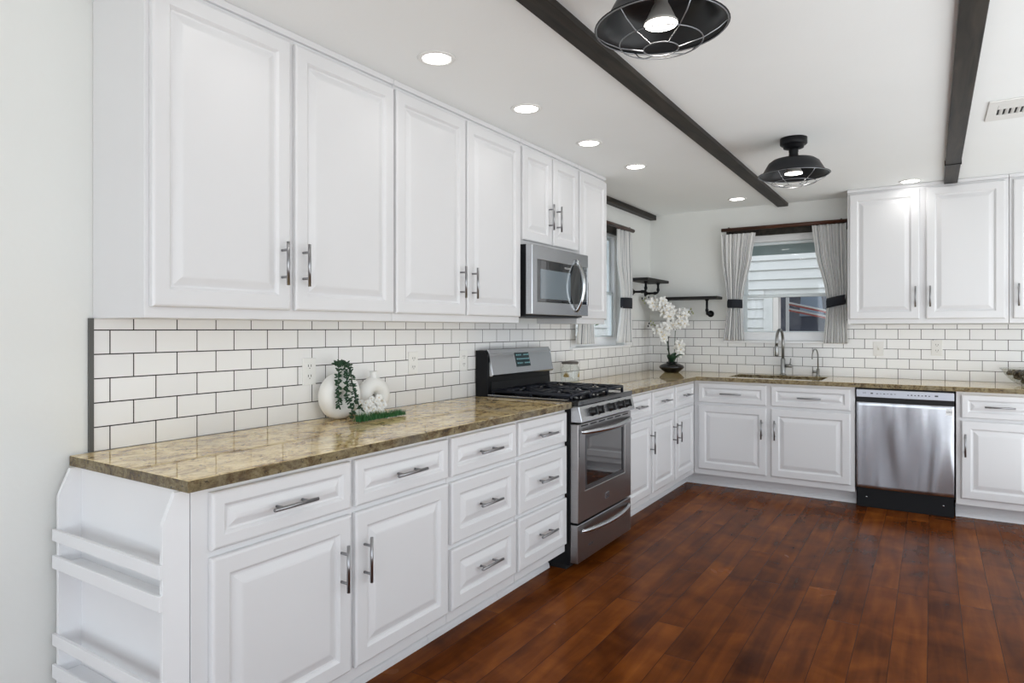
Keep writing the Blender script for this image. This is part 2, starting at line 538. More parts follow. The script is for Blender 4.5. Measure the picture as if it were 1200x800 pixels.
class MB:
    def __init__(self):
        self.v = []
        self.f = []
        self.mi = []
        self.sm = []
        self.uv = {}
        self.mat = 0

    def add(self, vs, fs, smooth=False):
        o = len(self.v)
        self.v += [tuple(p) for p in vs]
        for f in fs:
            self.f.append(tuple(i + o for i in f))
            self.mi.append(self.mat)
            self.sm.append(smooth)
        return o

    def box(self, x0, x1, y0, y1, z0, z1):
        self.add([(x0, y0, z0), (x1, y0, z0), (x1, y1, z0), (x0, y1, z0),
                  (x0, y0, z1), (x1, y0, z1), (x1, y1, z1), (x0, y1, z1)],
                 [(0, 3, 2, 1), (4, 5, 6, 7), (0, 1, 5, 4), (1, 2, 6, 5), (2, 3, 7, 6), (3, 0, 4, 7)])
        return self

    def prism(self, poly, axis, a0, a1):
        """poly: 2-D points; axis 0: (y,z) extruded in x, 1: (x,z) in y, 2: (x,y) in z"""
        n = len(poly)

        def P(p, a):
            return ((a, p[0], p[1]), (p[0], a, p[1]), (p[0], p[1], a))[axis]
        vs = [P(p, a0) for p in poly] + [P(p, a1) for p in poly]
        fs = [tuple(range(n)), tuple(range(2 * n - 1, n - 1, -1))]
        fs += [(i, n + i, n + (i + 1) % n, (i + 1) % n) for i in range(n)]
        self.add(vs, fs)
        return self

    def grid(self, xs, ys, z0, z1, empty, axis=2):
        """slab made of cells; empty = set of (i, j) cells left out. axis = thickness axis"""
        nx, ny = len(xs), len(ys)

        def P(x, y, z):
            return ((z, x, y), (x, z, y), (x, y, z))[axis]
        vs = [P(x, y, z) for z in (z0, z1) for y in ys for x in xs]

        def I(i, j, k):
            return k * nx * ny + j * nx + i
        fs = []
        full = lambda i, j: 0 <= i < nx - 1 and 0 <= j < ny - 1 and (i, j) not in empty
        for i in range(nx - 1):
            for j in range(ny - 1):
                if not full(i, j):
                    continue
                fs.append((I(i, j, 0), I(i, j + 1, 0), I(i + 1, j + 1, 0), I(i + 1, j, 0)))
                fs.append((I(i, j, 1), I(i + 1, j, 1), I(i + 1, j + 1, 1), I(i, j + 1, 1)))
                if not full(i - 1, j):
                    fs.append((I(i, j, 0), I(i, j, 1), I(i, j + 1, 1), I(i, j + 1, 0)))
                if not full(i + 1, j):
                    fs.append((I(i + 1, j, 0), I(i + 1, j + 1, 0), I(i + 1, j + 1, 1), I(i + 1, j, 1)))
                if not full(i, j - 1):
                    fs.append((I(i, j, 0), I(i + 1, j, 0), I(i + 1, j, 1), I(i, j, 1)))
                if not full(i, j + 1):
                    fs.append((I(i, j + 1, 0), I(i, j + 1, 1), I(i + 1, j + 1, 1), I(i + 1, j + 1, 0)))
        self.add(vs, fs)
        return self

    def tube(self, pts, r, n=12, cap=True):
        pts = [Vector(p) for p in pts]
        rs = r if isinstance(r, (list, tuple)) else [r] * len(pts)
        rings = []
        up = None
        for i, p in enumerate(pts):
            d = (pts[min(i + 1, len(pts) - 1)] - pts[max(i - 1, 0)]).normalized()
            if up is None:
                up = Vector((0, 0, 1)) if abs(d.z) < 0.9 else Vector((1, 0, 0))
            a = d.cross(up).normalized()
            up = a.cross(d).normalized()
            rings.append([p + (a * math.cos(t) + up * math.sin(t)) * rs[i] for t in [2 * PI * k / n for k in range(n)]])
        vs = [q for rg in rings for q in rg]
        fs = []
        for i in range(len(rings) - 1):
            for k in range(n):
                fs.append((i * n + k, i * n + (k + 1) % n, (i + 1) * n + (k + 1) % n, (i + 1) * n + k))
        self.add(vs, fs, True)
        if cap:
            o = len(self.v)
            self.add(rings[0] + rings[-1], [tuple(range(n - 1, -1, -1)), tuple(range(n, 2 * n))])
        return self

    def ring(self, c, R, r, n=32, m=8, axis=2, sq=1.0):
        vs = []
        for i in range(n):
            a = 2 * PI * i / n
            for j in range(m):
                b_ = 2 * PI * j / m
                rr = R + r * math.cos(b_)
                p = (rr * math.cos(a), rr * math.sin(a) * sq, r * math.sin(b_))
                p = (p, (p[2], p[0], p[1]), (p[0], p[2], p[1]))[{2: 0, 0: 1, 1: 2}[axis]]
                vs.append((c[0] + p[0], c[1] + p[1], c[2] + p[2]))
        fs = [(i * m + j, ((i + 1) % n) * m + j, ((i + 1) % n) * m + (j + 1) % m, i * m + (j + 1) % m)
              for i in range(n) for j in range(m)]
        self.add(vs, fs, True)
        return self

    def lathe(self, prof, c=(0, 0, 0), n=32, axis=2, smooth=True):
        """prof: (r, h) list"""
        vs = []
        for r, h in prof:
            for k in range(n):
                a = 2 * PI * k / n
                p = (r * math.cos(a), r * math.sin(a), h)
                if axis == 0:
                    p = (p[2], p[0], p[1])
                elif axis == 1:
                    p = (p[0], -p[2], p[1])
                vs.append((c[0] + p[0], c[1] + p[1], c[2] + p[2]))
        fs = []
        for i in range(len(prof) - 1):
            for k in range(n):
                fs.append((i * n + k, i * n + (k + 1) % n, (i + 1) * n + (k + 1) % n, (i + 1) * n + k))
        self.add(vs, fs, smooth)
        return self

    def ball(self, c, r, n=12, m=8, s=(1, 1, 1), rot=None):
        prof = [(math.sin(PI * i / m), -math.cos(PI * i / m)) for i in range(m + 1)]
        vs = []
        for pr, h in prof:
            for k in range(n):
                a = 2 * PI * k / n
                p = Vector((pr * math.cos(a) * s[0], pr * math.sin(a) * s[1], h * s[2])) * r
                if rot is not None:
                    p = rot @ p
                vs.append((c[0] + p.x, c[1] + p.y, c[2] + p.z))
        fs = []
        for i in range(m):
            for k in range(n):
                fs.append((i * n + k, i * n + (k + 1) % n, (i + 1) * n + (k + 1) % n, (i + 1) * n + k))
        self.add(vs, fs, True)
        return self

    def build(self, name, mats, parent=None, bevel=0.0, seg=2, fixn=True):
        me = bpy.data.meshes.new(name)
        me.from_pydata(self.v, [], self.f)
        if not isinstance(mats, (list, tuple)):
            mats = [mats]
        for m in mats:
            me.materials.append(m)
        for p, mi, s in zip(me.polygons, self.mi, self.sm):
            p.material_index = mi
            p.use_smooth = s
        if fixn:
            import bmesh
            bm = bmesh.new()
            bm.from_mesh(me)
            bmesh.ops.remove_doubles(bm, verts=bm.verts, dist=1e-6)
            bmesh.ops.recalc_face_normals(bm, faces=bm.faces)
            bm.to_mesh(me)
            bm.free()
        me.update()
        o = bpy.data.objects.new(name, me)
        COL.objects.link(o)
        if parent is not None:
            o.parent = parent
        if bevel:
            b = o.modifiers.new('bevel', 'BEVEL')
            b.width = bevel
            b.segments = seg
            b.limit_method = 'ANGLE'
            b.angle_limit = math.radians(40)
            b.harden_normals = False
        return o


def tag(o, label=None, cat=None, group=None, kind=None):
    if label:
        o['label'] = label
    if cat:
        o['category'] = cat
    if group:
        o['group'] = group
    if kind:
        o['kind'] = kind
    return o


def thing(name, label, cat, loc=(0, 0, 0), rz=0.0, group=None):
    o = bpy.data.objects.new(name, None)
    o.empty_display_size = 0.1
    o.location = loc
    o.rotation_euler = (0, 0, rz)
    COL.objects.link(o)
    return tag(o, label, cat, group)


def struct(o):
    o['kind'] = 'structure'
    return o


def copy_tree(o, parent=None, label=None):
    c = o.copy()
    COL.objects.link(c)
    if parent is not None:
        c.parent = parent
    if label:
        c['label'] = label
    for ch in list(o.children):
        copy_tree(ch, c)
    return c


def text_mesh(name, s, size, mat, parent, loc, rot, depth=0.0004, align='CENTER'):
    cu = bpy.data.curves.new(name, 'FONT')
    cu.body = s
    cu.size = size
    cu.extrude = depth
    cu.align_x = align
    cu.align_y = 'CENTER'
    tmp = bpy.data.objects.new(name + '_tmp', cu)
    COL.objects.link(tmp)
    bpy.context.view_layer.update()
    me = bpy.data.meshes.new_from_object(tmp.evaluated_get(bpy.context.evaluated_depsgraph_get()))
    bpy.data.objects.remove(tmp)
    me.materials.clear()
    me.materials.append(mat)
    o = bpy.data.objects.new(name, me)
    COL.objects.link(o)
    o.parent = parent
    o.location = loc
    o.rotation_euler = rot
    return o


# ------------------------------------------------------------------ setting
b = MB().box(-0.02, RW + 0.15, RY - 0.15, D + 0.02, -0.06, 0.0)
struct(b.build('floor', M_floor))
struct(MB().box(-0.15, RW + 0.15, RY - 0.15, D + 0.15, H, H + 0.1).build('ceiling', M_ceil))
# left wall with window opening
LW = (3.47, 4.43, 1.168, 2.185)
BW = (0.80, 1.62, 1.205, 2.155)
wl_ = struct(MB().grid([RY - 0.15, LW[0], LW[1], D + 0.15], [-0.06, LW[2], LW[3], H], -0.16, 0.0, {(1, 1)}, 0).build('wall_left', M_wall))
wb_ = struct(MB().grid([0.0, BW[0], BW[1], RW + 0.15], [-0.06, BW[2], BW[3], H], D, D + 0.16, {(1, 1)}, 1).build('wall_back', M_wall))
struct(MB().grid([RY, -2.5, 4.4, D], [-0.06, 0.05, 2.25, H], RW, RW + 0.15, {(1, 1)}, 0).build('wall_right', M_wall))
struct(MB().grid([0.0, 0.25, 4.95, RW + 0.15], [-0.06, 0.1, 2.3, H], RY - 0.15, RY, {(1, 1)}, 1).build('wall_rear', M_wall))
# mullions of the patio doors on the right and the big window behind
d3 = MB()
for y in (-2.5, -1.2, 0.5, 2.1, 3.3, 4.34):
    d3.box(RW + 0.02, RW + 0.07, y, y + 0.06, 0.05, 2.25)
d3.box(RW + 0.02, RW + 0.07, -2.5, 4.4, 0.05, 0.13).box(RW + 0.02, RW + 0.07, -2.5, 4.4, 2.17, 2.25)
struct(d3.build('door_1', M_trim))
w3 = MB()
for x in (0.25, 1.80, 3.30, 4.89):
    w3.box(x, x + 0.06, RY - 0.08, RY - 0.03, 0.1, 2.3)
for z in (0.1, 2.24):
    w3.box(0.25, 4.95, RY - 0.08, RY - 0.03, z, z + 0.06)
struct(w3.build('window_3', M_trim))

# tile backsplashes: thin slabs on the walls
TT = 0.008
tl = MB().grid([0.0, 3.33, LW[0], LW[1], D - TT], [0.9145, LW[2], 1.3435, 1.386], 0.0005, TT,
               {(2, 1), (2, 2), (0, 2)}, 0).build('tile_backsplash', M_tileL, wl_)
struct(tl)
tag(tl, 'white subway tile with dark grout')
et = MB().box(0.0005, TT + 0.004, -0.014, -0.0002, 0.9145, 1.345).build('tile_edge_trim', M_edge, wl_)
struct(et)
tb = MB().grid([TT, BW[0], BW[1], 1.715, 3.45], [0.9145, BW[2], 1.3435, 1.386], D - TT, D - 0.0005,
               {(1, 1), (1, 2), (3, 2)}, 1).build('tile_backsplash', M_tileB, wb_)
struct(tb)
tag(tb, 'white subway tile with dark grout')


# windows
def window(name, loc, rz, x0, x1, z0, z1, panes, head_board):
    """local: x across, +y outwards through the wall, z up, origin on wall face"""
    e = bpy.data.objects.new(name, None)
    e.location = loc
    e.rotation_euler = (0, 0, rz)
    COL.objects.link(e)
    struct(e)
    f = MB().grid([x0 + .001, x0 + 0.045, x1 - 0.045, x1 - .001], [z0 + .001, z0 + 0.075, z1 - 0.075, z1 - .001], 0.07, 0.13, {(1, 1)}, 1)
    f.build('window_frame', M_trim, e, 0.004)
    zm = panes
    lo = MB().grid([x0 + 0.046, x0 + 0.078, x1 - 0.078, x1 - 0.046], [z0 + 0.076, z0 + 0.085, zm - 0.012, zm + 0.012], 0.08, 0.10, {(1, 1)}, 1)
    lo = lo.build('lower_sash', M_sash, e, 0.003)
    MB().box(x0 + 0.079, x1 - 0.079, 0.088, 0.091, z0 + 0.086, zm - 0.013).build('pane', M_glass, lo)
    up = MB().grid([x0 + 0.046, x0 + 0.078, x1 - 0.078, x1 - 0.046], [zm - 0.012, zm + 0.016, z1 - 0.10, z1 - 0.076], 0.104, 0.124, {(1, 1)}, 1)
    up = up.build('upper_sash', M_sash, e, 0.003)
    MB().box(x0 + 0.079, x1 - 0.079, 0.111, 0.114, zm + 0.017, z1 - 0.101).build('pane', M_glass, up)
    # sill board
    s = MB().box(x0 - 0.10, x1 + 0.07, -0.035, 0.0, z0 - 0.018, z0)
    s.box(x0 + .001, x1 - .001, 0.0, 0.069, z0 + .0005, z0 + 0.004)
    s.build('window_sill', M_trim, e, 0.003)
    return e


window('window_1', (0, D, 0), 0, BW[0], BW[1], BW[2], BW[3], 1.60, True)
window('window_2', (0, 0, 0), PI / 2, LW[0], LW[1], LW[2], LW[3], 1.62, True)

# ------------------------------------------------------------------ cabinets


def panel_door(w_, h_, t=0.020, fr=0.058):
    """raised-panel front: local x 0..w, z 0..h, back at y=0, face at y=-t"""
    mb = MB()
    k = min(1.0, min(w_, h_) / 0.22)
    fr = fr * k
    prof = [(0, 0.0), (0, t - 0.006), (0.003, t - 0.002), (0.008, t), (fr - 0.006, t), (fr, t - 0.005), (fr + 0.004, t - 0.010),
            (fr + 0.010, t - 0.0105), (fr + 0.012 + 0.022 * k, t - 0.002), (fr + 0.016 + 0.024 * k, t - 0.001)]
    vs = []
    for ins, d in prof:
        vs += [(ins, -d, ins), (w_ - ins, -d, ins), (w_ - ins, -d, h_ - ins), (ins, -d, h_ - ins)]
    fs = [(0, 3, 2, 1)]
    for i in range(len(prof) - 1):
        for j in range(4):
            fs.append((i * 4 + j, i * 4 + (j + 1) % 4, (i + 1) * 4 + (j + 1) % 4, (i + 1) * 4 + j))
    e = (len(prof) - 1) * 4
    fs.append((e, e + 1, e + 2, e + 3))
    mb.add(vs, fs)
    return mb


def pull(parent, x, y, z, vert=True, L=0.155):
    """bar pull; x,z = centre; y = the face it stands on (points to -y)"""
    mb = MB()
    hp = 0.048
    if vert:
        mb.tube([(x, y - 0.034, z - L / 2), (x, y - 0.034, z + L / 2)], 0.0058, 12)
        for s in (-1, 1):
            mb.tube([(x, y + 0.0, z + s * hp), (x, y - 0.034, z + s * hp)], 0.0046, 10)
    else:
        mb.tube([(x - L / 2, y - 0.034, z), (x + L / 2, y - 0.034, z)], 0.0058, 12)
        for s in (-1, 1):
            mb.tube([(x + s * hp, y + 0.0, z), (x + s * hp, y - 0.034, z)], 0.0046, 10)
    return mb.build('handle', M_nickel, parent)


def front(name, parent, x0, x1, z0, z1, hx=None, hz=None, vert=True, L=0.155):
    o = panel_door(x1 - x0, z1 - z0).build(name, M_cab, parent)
    o.location = (x0, -0.001, z0)
    if hx is not None:
        pull(o, hx - x0, -0.020, hz - z0, vert, L)
    return o


def base_cab(label, loc, rz, w_, doors, drawers, toe=(0, None), depth=0.60, hollow=None):
    """doors: (x0,x1,handle_x) ; drawers: (x0,x1,z0,z1,hz)"""
    e = thing('base_cabinet', label, 'cabinet', loc, rz)
    if hollow:
        # open-topped carcass round the sink basin
        cb = MB().box(0.001, w_ - 0.001, 0, 0.020, 0.105, 0.8805).box(0.001, 0.019, 0.0205, depth, 0.105, 0.8805)
        cb.box(w_ - 0.019, w_ - 0.001, 0.0205, depth, 0.105, 0.8805).box(0.0195, w_ - 0.0195, 0.0205, depth, 0.105, 0.125)
        cb.build('cabinet_body', M_cab, e)
    else:
        MB().box(0.001, w_ - 0.001, 0, depth, 0.105, 0.8805).build('cabinet_body', M_cab, e, 0.0015)
    t0, t1 = toe[0], toe[1] if toe[1] is not None else w_
    tk = MB().box(t0 + 0.0005, t1 - 0.0005, 0.105, 0.13, 0.0, 0.1048)
    tk.prism([(0.093, 0.0), (0.1048, 0.0), (0.1048, 0.030), (0.101, 0.026), (0.096, 0.016)], 0, t0 + 0.0005, t1 - 0.0005)
    tk.build('toe_kick', M_cab, e)
    for x0, x1, hx in doors:
        front('door', e, x0, x1, 0.152, 0.682, hx, 0.518)
    for x0, x1, z0, z1, hz in drawers:
        front('drawer_front', e, x0, x1, z0, z1, (x0 + x1) / 2, hz, False, 0.165)
    return e


XF = 0.607  # face frame plane of base units on the left wall
YB = D - 0.607
R90 = PI / 2
# local x = world y - loc.y
base_cab('white base cabinet with two drawers over two doors by the open rack', (XF, -0.040, 0), R90, 1.122,
         [(0.052, 0.572, 0.524), (0.593, 1.112, 0.632)],
         [(0.052, 0.572, 0.703, 0.862, 0.779), (0.593, 1.112, 0.703, 0.862, 0.779)])
for lab, y0, a, c in (('white three-drawer base cabinet beside the two-door cabinet', 1.083, 1.096, 1.600),
                      ('narrower white three-drawer base cabinet right against the left side of the range', 1.612, 1.624, 2.120)):
    base_cab(lab, (XF, y0, 0), R90, (1.611 if y0 < 1.2 else 2.134) - y0, [],
             [(a - y0, c - y0, 0.703, 0.862, 0.779), (a - y0, c - y0, 0.424, 0.680, 0.551), (a - y0, c - y0, 0.152, 0.402, 0.280)])
base_cab('narrow white base cabinet with one drawer and one door just past the range', (XF, 2.905, 0), R90, 0.518,
         [(0.02, 0.504, 0.482)], [(0.02, 0.504, 0.705, 0.864, 0.785)])
base_cab('white base cabinet with two drawers and paired doors ending at the inside corner', (XF, 3.424, 0), R90, YB - 3.424 - 0.0005,
         [(0.018, 0.482, 0.45), (0.522, 0.984, 0.555)],
         [(0.018, 0.482, 0.705, 0.864, 0.785), (0.522, 0.984, 0.705, 0.864, 0.785)], toe=(0, YB - 3.424 + 0.1045))
base_cab('white sink base cabinet with two doors under the window and faucet', (XF + 0.002, YB, 0), 0, 1.188,
         [(0.036, 0.570, 0.538), (0.606, 1.158, 0.636)],
         [(0.036, 0.570, 0.703, 0.862, 0.781), (0.606, 1.158, 0.703, 0.862, 0.779)], toe=(-0.105 + 0.002, None), hollow=True)
base_cab('white base cabinet right of the dishwasher, cut by the right edge of the photo', (2.410, YB, 0), 0, 0.93,
         [(0.030, 0.450, 0.052), (0.480, 0.90, 0.878)],
         [(0.030, 0.450, 0.703, 0.862, 0.785), (0.480, 0.90, 0.703, 0.862, 0.785)])


def wall_cab(label, loc, rz, w_, z0, z1, doors, depth=0.303, dz0=None, dz1=2.353, L=0.155):
    e = thing('wall_cabinet', label, 'cabinet', loc, rz)
    MB().box(0.0008, w_ - 0.0008, 0, depth, z0, z1).build('cabinet_body', M_cab, e, 0.0015)
    MB().box(0.0008, w_ - 0.0008, -0.012, 0.02, z1 + 0.0002, H - 0.0015).build('top_moulding', M_cab, e, 0.002)
    for x0, x1, hx, hz in doors:
        front('door', e, x0, x1, dz0 or z0 + 0.034, dz1, hx, hz, True, L)
    return e


XU = 0.305
YU = D - 0.305
wall_cab('tall white two-door wall cabinet nearest the camera', (XU, 0.0, 0), R90, 1.087, 1.344, 2.370,
         [(0.016, 0.527, 0.487, 1.543), (0.550, 1.081, 0.583, 1.543)])
wall_cab('tall white two-door wall cabinet left of the microwave', (XU, 1.088, 0), R90, 1.063, 1.344, 2.370,
         [(1.097 - 1.088, 1.610 - 1.088, 1.563 - 1.088, 1.54), (1.625 - 1.088, 2.139 - 1.088, 1.664 - 1.088, 1.54)])
wall_cab('short white two-door wall cabinet above the microwave', (XU, 2.153, 0), R90, 0.731, 1.795, 2.370,
         [(0.012, 0.358, 0.318, 1.985), (0.377, 0.723, 0.417, 1.985)], dz0=1.820)
wall_cab('slim white single-door wall cabinet between microwave and side window', (XU, 2.886, 0), R90, 0.449, 1.344, 2.370,
         [(0.012, 0.442, 0.052, 1.54)])
wall_cab('white two-door wall cabinet on the back wall right of the window', (1.717, YU, 0), 0, 1.007, 1.350, 2.370,
         [(0.016, 0.477, 0.452, 1.550), (0.518, 0.986, 0.544, 1.550)])
wall_cab('white wall cabinet at the photo\'s right edge, only a strip of door showing', (2.725, YU, 0), 0, 0.72, 1.350, 2.370,
         [(0.022, 0.350, 0.050, 1.547), (0.370, 0.700, 0.672, 1.547)])

# spice rack on the cabinet end
e = thing('spice_rack', 'white open spice rack with slatted rails fixed to the near end of the base cabinets', 'rack', (0, 0, 0))
side = [(-0.0415, 0.0), (-0.0415, 0.880), (-0.083, 0.880), (-0.117, 0.800), (-0.117, 0.0)]
for x in (0.028, 0.592):
    MB().prism(side, 0, x, x + 0.014).build('side_board', M_rack, e, 0.001)
MB().box(0.0425, 0.5915, -0.052, -0.0415, 0.0, 0.880).build('back_panel', M_rack, e)
for z in (0.583, 0.250):
    MB().box(0.0425, 0.5915, -0.1165, -0.0525, z, z + 0.012).build('shelf', M_rack, e)
for z0, z1 in ((0.664, 0.700), (0.580, 0.620), (0.345, 0.381), (0.246, 0.287)):
    MB().box(0.022, 0.608, -0.127, -0.1175, z0, z1).build('front_rail', M_rack, e, 0.001)

# ------------------------------------------------------------------ countertops
CT0, CT1 = 0.8815, 0.914


def counter(label, xs, ys, empty):
    mb = MB().grid(xs, ys, CT0, CT1, empty, 2)
    o = mb.build('countertop', [M_gran, M_grane])
    for p in o.data.polygons:
        if abs(p.normal.z) < 0.5:
            p.material_index = 1
    bv = o.modifiers.new('bevel', 'BEVEL')
    bv.width = 0.003
    bv.segments = 2
    bv.limit_method = 'ANGLE'
    return tag(o, label, 'countertop')


def edgey(mb_pts):
    return mb_pts


counter('speckled gold granite countertop left of the range holding the white ring vases', [0.0095, 0.650], [-0.073, 2.1345], set())
counter('L-shaped gold granite countertop running from the range round the corner past the sink',
        [0.0095, 0.640, 0.86, 1.56, 3.42], [2.905, 4.440, 4.56, 4.955, D - TT - 0.001], {(1, 0), (2, 0), (3, 0), (2, 2)})

# sink
s = MB()
x0, x1, y0, y1, zt, zb = 0.845, 1.575, 4.545, 4.970, 0.8805, 0.69
# thin-walled basin: outer shell and inner shell
vs = []
for (a, z) in ((0.0, zt), (0.0, zb), (0.018, zb + 0.012), (0.018, zt)):
    vs += [(x0 + a, y0 + a, z), (x1 - a, y0 + a, z), (x1 - a, y1 - a, z), (x0 + a, y1 - a, z)]
fs = [(4, 5, 6, 7), (8, 9, 10, 11)]
for r_ in (0, 2):
    for j in range(4):
        fs.append((r_ * 4 + j, r_ * 4 + (j + 1) % 4, r_ * 4 + 4 + (j + 1) % 4, r_ * 4 + 4 + j))
for j in range(4):
    fs.append((12 + j, 12 + (j + 1) % 4, (j + 1) % 4, j))
s.add(vs, fs)
s.lathe([(0.0, 0.7055), (0.03, 0.7055), (0.042, 0.7025)], (1.21, 4.76, 0), 20)
so = s.build('sink', M_steel)
tag(so, 'stainless undermount sink basin set in the granite below the window', 'sink')

# ------------------------------------------------------------------ faucets
e = thing('faucet', 'tall brushed gooseneck kitchen faucet at the sink', 'faucet', (1.205, 5.020, CT1 + 0.0005))
MB().lathe([(0, 0), (0.028, 0), (0.028, 0.006), (0.021, 0.012), (0.019, 0.02), (0.019, 0.135), (0.013, 0.145), (0, 0.145)], n=24).build('faucet_base', M_faucet, e)
pts = [(0, 0, 0.14), (0, 0, 0.27)]
for i in range(1, 13):
    a = PI * i / 12
    pts.append((-0.02 * (1 - math.cos(a)) / 2, -0.085 + 0.085 * math.cos(a), 0.285 + 0.105 * math.sin(a)))
pts.append((-0.02, -0.17, 0.255))
MB().tube(pts, 0.0115, 14).build('spout', M_faucet, e)
MB().tube([(-0.02, -0.17, 0.256), (-0.02, -0.17, 0.245), (-0.02, -0.17, 0.175), (-0.02, -0.17, 0.165)], [0.0125, 0.0155, 0.0165, 0.013], 14).build('spray_head', M_faucet, e)
MB().tube([(0.017, 0, 0.08), (0.070, 0, 0.08)], 0.0145, 14).tube([(0.056, 0, 0.08), (0.062, -0.004, 0.145)], 0.0045, 8).build('lever', M_faucet, e)
e = thing('faucet', 'small brushed filtered-water tap right of the tall gooseneck faucet', 'faucet', (1.475, 5.035, CT1 + 0.0005))
MB().lathe([(0, 0), (0.018, 0), (0.018, 0.005), (0.012, 0.012), (0.012, 0.06), (0.006, 0.065), (0, 0.065)], n=20).build('faucet_base', M_faucet, e)
pts = [(0, 0, 0.06), (0, 0, 0.165)]
for i in range(1, 11):
    a = PI * i / 10
    pts.append((-0.03 * (1 - math.cos(a)) / 2, -0.05 + 0.05 * math.cos(a), 0.165 + 0.062 * math.sin(a)))
pts.append((-0.03, -0.10, 0.145))
MB().tube(pts, 0.005, 10).build('spout', M_faucet, e)
MB().tube([(-0.011, 0, 0.035), (-0.042, 0, 0.035)], 0.010, 12).tube([(-0.038, 0, 0.035), (-0.040, 0, 0.075)], 0.0035, 8).build('lever', M_faucet, e)

# ------------------------------------------------------------------ range
e = thing('gas_range', 'stainless gas range with black cast-iron grates between the base cabinets', 'range', (0, 2.5175, 0))
HW = 0.378
FX = 0.665
MB().box(0.03, 0.635, -HW + 0.001, HW - 0.001, 0.03, 0.8925).build('range_body', M_black, e, 0.002)
MB().box(0.10, 0.60, -HW + 0.02, HW - 0.02, 0.0, 0.0295).build('plinth', M_darkrec, e)
# cooktop
ck = MB().box(0.10, 0.690, -HW, HW, 0.893, 0.922)
ck.build('cooktop', M_blackgloss, e, 0.005)
MB().box(0.10, 0.62, -HW, -HW + 0.008, 0.9222, 0.926).build('side_trim', M_steel, e)
MB().box(0.10, 0.62, HW - 0.008, HW, 0.9222, 0.926).build('side_trim', M_steel, e)
# control panel, leaning back
cp = MB().prism([(0.640, 0.8925), (0.687, 0.8925), (0.706, 0.815), (0.706, 0.806), (0.640, 0.806)], 1, -HW, HW)
cp.build('control_panel', M_steel, e, 0.003)
KN = [2.262, 2.343, 2.465, 2.610, 2.740]
for ky in (-0.235, -0.150, 0.010, 0.150, 0.250):
    kb = MB()
    n_ = Vector((0.971, 0, 0.237))
    c0 = Vector((0.6965, ky, 0.853))
    kb.tube([c0, c0 + n_ * 0.006, c0 + n_ * 0.010, c0 + n_ * 0.030], [0.026, 0.026, 0.021, 0.019], 20)
    t_ = Vector((-0.237, 0, 0.971))
    kk = c0 + n_ * 0.034
    kb.add([kk + t_ * 0.022 + Vector((0, -0.005, 0)) + n_ * 0.004, kk + t_ * 0.022 + Vector((0, 0.005, 0)) + n_ * 0.004,
            kk - t_ * 0.022 + Vector((0, 0.005, 0)) + n_ * 0.004, kk - t_ * 0.022 + Vector((0, -0.005, 0)) + n_ * 0.004,
            kk + t_ * 0.022 + Vector((0, -0.007, 0)) - n_ * 0.02, kk + t_ * 0.022 + Vector((0, 0.007, 0)) - n_ * 0.02,
            kk - t_ * 0.022 + Vector((0, 0.007, 0)) - n_ * 0.02, kk - t_ * 0.022 + Vector((0, -0.007, 0)) - n_ * 0.02],
           [(0, 1, 2, 3), (4, 5, 1, 0), (5, 6, 2, 1), (6, 7, 3, 2), (7, 4, 0, 3), (7, 6, 5, 4)])
    kb.build('knob', M_rub, e)
# oven door
od = MB().grid([-HW + 0.002, -0.285, 0.275, HW - 0.002], [0.262, 0.425, 0.728, 0.795], 0.6355, 0.682, {(1, 1)}, 0)
odo = od.build('oven_door', M_steelh, e, 0.004)
MB().box(0.640, 0.674, -0.2845, 0.2745, 0.4255, 0.7275).build('oven_window', M_oveng, odo)
wf = MB().grid([-0.2845, -0.262, 0.252, 0.2745], [0.4255, 0.445, 0.708, 0.7275], 0.6745, 0.679, {(1, 1)}, 0)
wf.build('window_surround', simple('dark_grey_frame', (0.09, 0.09, 0.095), 0.3, 0.5), odo)
vb = MB()
for k in range(6):
    yy = -0.34 + k * 0.115
    vb.box(0.6822, 0.6835, yy, yy + 0.085, 0.780, 0.787)
for k in range(12):
    vb.box(0.6822, 0.6832, -0.366, -0.361, 0.62 + k * 0.0125, 0.628 + k * 0.0125)
vb.build('vent_slots', M_darkrec, odo)


def bow(z, y0, y1, x0, out, r):
    pts = []
    for i in range(25):
        t = i / 24
        pts.append((x0 + out * (math.sin(PI * t) ** 0.55), y0 + (y1 - y0) * t, z - 0.004 * math.sin(PI * t)))
    return MB().tube(pts, [r * (0.75 + 0.25 * math.sin(PI * i / 24)) for i in range(25)], 14)


bow(0.752, -0.345, 0.345, 0.683, 0.050, 0.0155).build('handle', M_steel, odo)
bd = MB().box(0.6822, 0.6855, -0.02, 0.03, 0.325, 0.358)
bdo = bd.build('badge', M_steel, odo, 0.001)
MB().grid([-0.014, -0.008, 0.016, 0.024], [0.329, 0.335, 0.348, 0.354], 0.6858, 0.6862, {(1, 1)}, 0).build('badge_mark', M_mark, bdo)
dr = MB().box(0.6355, 0.680, -HW + 0.002, HW - 0.002, 0.045, 0.252).build('storage_drawer', M_steelh, e, 0.004)
bow(0.213, -0.335, 0.335, 0.681, 0.045, 0.014).build('handle', M_steel, dr)
text_mesh('lettering', 'GALLERY', 0.016, M_mark, dr, (0.6803, -0.21, 0.115), (PI / 2, 0, PI / 2))
# backguard
bg_ = MB().prism([(0.012, 0.906), (0.012, 1.182), (0.075, 1.182), (0.098, 1.160), (0.098, 0.906)], 1, -HW + 0.001, HW - 0.001)
bg_.build('backguard', M_black, e, 0.002)
cpn = MB().prism([(0.0765, 1.190), (0.092, 1.190), (0.128, 1.040), (0.1245, 1.030), (0.0995, 1.030), (0.0995, 1.162)], 1, -HW + 0.012, HW)
cpo = cpn.build('control_console', M_steel, e, 0.003)
# display on the sloping console
sl = Vector((0.036, 0, -0.150)).normalized()
nn = Vector((0.972, 0, 0.2334))


